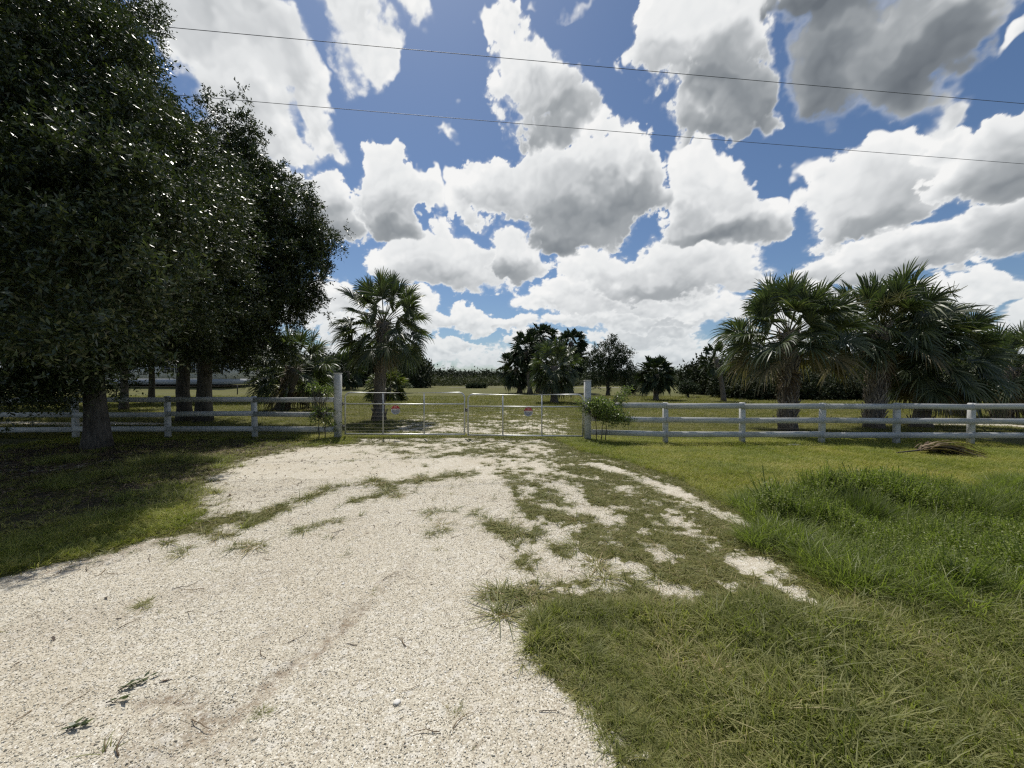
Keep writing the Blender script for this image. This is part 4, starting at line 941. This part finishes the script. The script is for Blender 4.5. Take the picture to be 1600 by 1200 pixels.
gate(gr0[0], gr0[1], gr1[0], gr1[1], .10, 1.38, 1.01, (.31, .645), 'right leaf of the galvanised double gate, next to the shorter white post', False)
def text(body, size, loc, rot, mat, parent, name):
    cu = bpy.data.curves.new(name, 'FONT'); cu.body = body; cu.size = size; cu.align_x = 'CENTER'; cu.align_y = 'CENTER'; cu.extrude = .001; cu.space_character = 1.0
    o = bpy.data.objects.new(name, cu); dg = bpy.context.evaluated_depsgraph_get()
    COL.objects.link(o); dg.update(); me = bpy.data.meshes.new_from_object(o.evaluated_get(dg)); bpy.data.objects.remove(o)
    me.materials.clear(); me.materials.append(mat); q = bpy.data.objects.new(name, me); COL.objects.link(q); q.parent = parent; q.location = loc; q.rotation_euler = rot
    return q
def sign(px, py, y, rpx, label):
    c = W(px, py, y); r = rpx*y/F
    root = empty('warning_sign', c, label, 'sign', 'round warning signs on the gate', .03)
    def disc(a0, a1, rr, yy, n=28):
        V = [(rr*math.cos(a), yy, rr*math.sin(a)) for a in np.linspace(a0, a1, n)]; V2 = [(x_, yy+.003, z_) for x_, _, z_ in V]
        return V, V2
    def plate(name, a0, a1, rr, yy, mat, full=False):
        V, V2 = disc(a0, a1, rr, yy); n = len(V); f = [tuple(range(n))[::1]]; VV = V+V2
        polys = [np.array([list(range(n))]), np.array([list(range(2*n-1, n-1, -1))]), np.array([(i, (i+1) % n+0, n+(i+1) % n, n+i) for i in range(n)])]
        return np_mesh(name, np.array(VV), polys, mat, root)
    plate('disc', 0, 2*math.pi-.2, r, 0, M['sign_white'])
    plate('red_panel', .17, math.pi-.17, r*.96, -.005, M['sign_red'])
    text('NO', r*.42, (0, -.0075, r*.66), (R(90), 0, 0), M['sign_white'], root, 'lettering')
    text('TRESPASSING', r*.275, (0, -.0075, r*.32), (R(90), 0, 0), M['sign_white'], root, 'lettering')
    b = MB()
    for i, (z, w_) in enumerate(((-.10, 1.4), (-.30, 1.5), (-.50, 1.2), (-.68, .8))): b.box((0, -.002, z*r), (w_*r, .004, r*.085))
    b.build('small_print', M['sign_grey'], root)
    for sx_ in (-.4, .4): b = MB(); b.tube([(sx_*r, .0, r*.8), (sx_*r, .01, r*1.05)], .003, 4); b.build('wire_tie', M['wire'], root)
sign(618, 640.5, 11.86, 7.2, 'round red and white sign wired to the left gate leaf')
sign(825.5, 643.5, 11.70, 7.2, 'round red and white sign wired to the right gate leaf')

# small plants tied up beside the gate posts
def gate_shrub(base, stems, lobes, n, label, seed, leaf=.05):
    root = empty('climbing_shrub', base, label, 'shrub', 'shrubs beside the gate posts'); r_ = np.random.default_rng(seed); B = np.array(base)
    for (dx, h_, lx) in stems:
        b = MB(); b.tube(limb_path((dx, 0, 0), (dx+lx, r_.normal(0, .03), h_), 7, .012, 0, r_), np.linspace(.016, .008, 7), 6); b.build('stem', M['bark'], root, True)
    b = MB()
    for q in lobes:
        for k_ in range(6): b.tube(limb_path((stems[0][0], 0, stems[0][1]*.7), np.array(q[:3])-B+r_.normal(0, q[3]*.5, 3), 6, .03, .05, r_), np.linspace(.008, .003, 6), 4, False)
    b.build('branches', M['bark'], root)
    c, d = lobes_points(lobes, int(n*1.4), seed, .5); leaves('foliage', c-B, d, 3, 5, .17, leaf*1.3, leaf*.65, M['shrub_leaf'], root, seed)
    return root
gs = G(938, 690)
gate_shrub(gs, [(-.12, .95, -.03), (.02, .9, .08), (.16, .85, .02)], [lob(945, 640, 11.2, 17), lob(958, 650, 11.1, 14), lob(930, 633, 11.3, 11), lob(972, 652, 11.0, 9), lob(985, 657, 11.0, 6), lob(968, 625, 11.3, 7), lob(978, 614, 11.3, 5), lob(984, 607, 11.3, 3), lob(915, 640, 11.5, 6), lob(907, 630, 11.6, 4)], 270, 'leafy green shrub on thin dark stems against the right gate post', 81)
gs = G(502, 686)
gate_shrub(gs, [(-.09, .95, .0), (.11, 1.0, .05)], [lob(500, 645, 11.9, 7), lob(512, 655, 11.9, 7), lob(488, 606, 11.8, 5), lob(497, 608, 11.8, 4), lob(513, 612, 11.8, 5), lob(520, 640, 11.8, 5), lob(522, 668, 11.9, 6), lob(490, 654, 11.8, 4)], 90, 'thin sparse shrub on two dark stakes against the left gate post', 82)
def stakes(px0, px1, ytop, ybot):
    a, b_ = G(px0, ybot), G(px1, ybot); return a, b_

# dark wire fence in the left background
wf = empty('wire_fence', (-38, 41, 0), 'dark wire farm fence with thin posts in the field behind the oaks', 'fence')
WP = [(-62+i*3.0*.82, 34+i*1.35) for i in range(14)]
for (x, y) in WP:
    b = MB(); b.tube([(x+38, y-41, -.1), (x+38, y-41, 1.3)], .06, 6); b.build('post', M['dark_post'], wf)
b = MB()
for z in (.3, .7, 1.15): b.tube([(x+38, y-41, z) for x, y in WP], .008, 3, False)
b.build('wire', M['wire'], wf)

# house
def house():
    x0, x1, y0, d, zb = -69, -44.5, 60, 8, 1.45
    root = empty('mobile_home', ((x0+x1)/2, y0+d/2, zb), 'long low white house seen behind the oak trunks at the left', 'house'); Lx = x1-x0
    b = MB(); b.box((0, 0, 2.0), (Lx, d, 2.6)); b.build('wall', M['siding'], root)
    b = MB(); b.box((0, 0, .25), (Lx-.1, d-.1, .9)); b.build('skirting', M['skirting'], root)
    V = [(-Lx/2-.4, -d/2-.5, 3.31), (Lx/2+.4, -d/2-.5, 3.31), (Lx/2+.4, d/2+.5, 3.31), (-Lx/2-.4, d/2+.5, 3.31), (-Lx/2-.4, 0, 4.6), (Lx/2+.4, 0, 4.6)]
    np_mesh('roof', np.array(V), [np.array([(0, 1, 5, 4), (2, 3, 4, 5), (3, 2, 1, 0)]), np.array([(0, 4, 3), (1, 2, 5)])], M['roof'], root)
    for wx in (-9, -4.2, 3.5, 6.8, 10.6):
        b = MB(); b.box((0, 0, 0), (1.3, .08, 1.25)); f = b.build('window', M['trim'], root); f.location = (wx, -d/2-.03, 2.15)
        b = MB(); b.box((-.29, 0, 0), (.5, .04, 1.05)); b.box((.29, 0, 0), (.5, .04, 1.05)); p_ = b.build('pane', M['glass'], f); p_.location = (0, -.045, 0)
        for sg in (-1, 1): b = MB(); b.box((0, 0, 0), (.35, .05, 1.3)); s_ = b.build('shutter', M['sign_grey'], root); s_.location = (wx+sg*.86, -d/2-.03, 2.15)
    b = MB(); b.box((0, 0, 0), (1.0, .08, 2.05)); f = b.build('door', M['trim'], root); f.location = (0.3, -d/2-.04, 1.75)
    b = MB(); b.box((.38, -.06, 0), (.06, .06, .06)); b.build('handle', M['wire'], f)
house()

# power lines: two cables high over the fence line
def cable(a, b, label, r=.0095):
    A, B_ = np.array(a), np.array(b); d = (B_-A); t = np.linspace(-3.2, 2.6, 60)
    p = A+d*t[:, None]; p[:, 2] += ((t-.5)**2-.25)*.12
    m = MB(); m.tube(p, r, 5, False); return tag(m.build('power_line', M['cable'], origin=tuple(A)), label, 'cable', 'overhead power lines')
def at_h(px, py, dz): y = dz*F/(HOR-py); return ((px-800)/F*y, y, CAMZ+dz)
cable(at_h(270, 47, 11), at_h(1600, 165, 11), 'upper of the two thin cables crossing the sky')
cable(at_h(360, 158, 10.2), at_h(1600, 258, 10.2), 'lower of the two thin cables crossing the sky')

# dry palm frond lying on the grass
def dry_frond():
    c = G(1468, 711); root = empty('dry_palm_frond', c, 'dry brown palm frond lying on the grass before the right fence', 'palm frond'); r_ = np.random.default_rng(5)
    b = MB(); st = [(-1.05, -.02, .06), (-.8, 0, .08), (-.5, .0, .11), (-.2, .02, .14)]; b.tube(st, [.014, .016, .02, .02], 6); b.build('stalk', M['dark_post'], root)
    for nm, n_, mt in (('blades', 95, 'palm_dead'), ('pale_blades', 26, 'palm_old')):
        b = MB()
        for i in range(n_):
            a = r_.normal(.0, .40); L = r_.uniform(.6, 1.35); s0 = np.array((r_.uniform(-.5, -.05), r_.normal(0, .06), .10+r_.uniform(0, .10))); e = r_.uniform(.1, .75 if nm == 'blades' else .85)
            d = np.array((math.cos(a), math.sin(a)*.9, e))
            p = np.array([s0+d*L*t-np.array((0, 0, 1))*L*(.35+e*.75)*t*t for t in np.linspace(0, 1, 6)]); p[:, 2] = np.maximum(p[:, 2], .012+r_.uniform(0, .03)); s_ = unit(np.cross(d, (0, 0, 1))+r_.normal(0, .4, 3)); w_ = r_.uniform(.03, .055)
            V = []
            for q, k_ in zip(p, (.5, 1, .9, .7, .45, .1)): V += [q-s_*w_*k_/2, q+s_*w_*k_/2]
            b.add(V, [(2*k_, 2*k_+1, 2*k_+3, 2*k_+2) for k_ in range(5)])
        b.build(nm, M[mt], root)
dry_frond()
# white scrap under the fence
c = G(1240, 697); V = [(-.24, -.02, .03), (-.05, -.06, .045), (.16, -.05, .03), (.25, .0, .04), (.1, .05, .06), (-.1, .04, .05), (-.24, -.02, .012), (-.05, -.06, .02), (.16, -.05, .012), (.25, .0, .02), (.1, .05, .03), (-.1, .04, .02)]
o = np_mesh('plastic_scrap', np.array(V), [np.array([[0, 1, 2, 3, 4, 5]]), np.array([[11, 10, 9, 8, 7, 6]]), np.array([(i, i+6, (i+1) % 6+6, (i+1) % 6) for i in range(6)])], M['trim']); o.location = c
tag(o, 'flat white scrap on the grass under the right fence', 'scrap')
# pale stone, fallen sprigs on the drive
def stone(px, py, r, label):
    rr = np.random.default_rng(int(px)); th, ph = np.meshgrid(np.linspace(0, 2*np.pi, 9)[:-1], np.linspace(.25, np.pi-.25, 5)); V = np.stack([np.cos(th)*np.sin(ph), np.sin(th)*np.sin(ph), np.cos(ph)*.38], -1).reshape(-1, 3)*r*rr.uniform(.8, 1.15, (40, 1))
    Fq_ = [(i*8+j, i*8+(j+1) % 8, (i+1)*8+(j+1) % 8, (i+1)*8+j) for i in range(4) for j in range(8)]
    x, y, _ = G(px, py); o = np_mesh('stone', V, [np.array(Fq_), np.array([list(range(8))[::-1], list(range(32, 40))])], M['stone'], smooth=False); o.location = (x, y, r*.3); tag(o, label, 'stone', 'stones on the drive')
M['stone'] = material('stone', lambda t, bs: (S(bs, Roughness=.8), t.mix(t.noise(t.node('ShaderNodeTexCoord').outputs['Object'], 60, 4), (.55, .52, .46), (.82, .80, .75)))[1])
stone(619, 1102, .022, 'largest pale stone lying on the near gravel'); stone(612, 1083, .010, 'tiny pale stone just beyond the largest stone'); stone(478, 982, .014, 'small pale stone farther left on the gravel'); stone(535, 914, .016, 'flat pale stone in the middle of the gravel')
def sprig(px, py, L, ang, n, label, seed, mat='oak_leaf'):
    r_ = np.random.default_rng(seed); x, y, _ = G(px, py); root = empty('oak_sprig', (x, y, .004), label, 'twig', 'fallen sprigs on the drive', ang)
    b = MB(); P = [(t*L-L/2, r_.normal(0, .004), .008+.004*math.sin(t*9)) for t in np.linspace(0, 1, 7)]; b.tube(P, np.linspace(.0035, .0012, 7), 5); b.build('stem', M['bark'], root)
    V = []
    for i in range(n):
        c = np.array(P[r_.integers(1, 7)])+(0, 0, .006); a = r_.uniform(-1.2, 1.2)+(math.pi if r_.uniform() < .2 else 0); d = np.array((math.cos(a), math.sin(a), r_.uniform(0, .4))); s_ = unit(np.cross(d, (0, 0, 1))); l_ = r_.uniform(.035, .055)
        V += [c, c+d*l_*.5+s_*l_*.2, c+d*l_, c+d*l_*.5-s_*l_*.2]
    np_mesh('leaves', np.array(V), [np.arange(len(V)).reshape(-1, 4)], M[mat], root)
sprig(205, 1075, .13, .9, 12, 'longer fallen sprig of dark leaves on the near gravel', 1); sprig(174, 1102, .07, .35, 7, 'short fallen sprig touching the lower end of the longer one', 2); sprig(112, 1143, .07, .3, 12, 'bluish green leaf sprig nearest the lower left corner', 3)
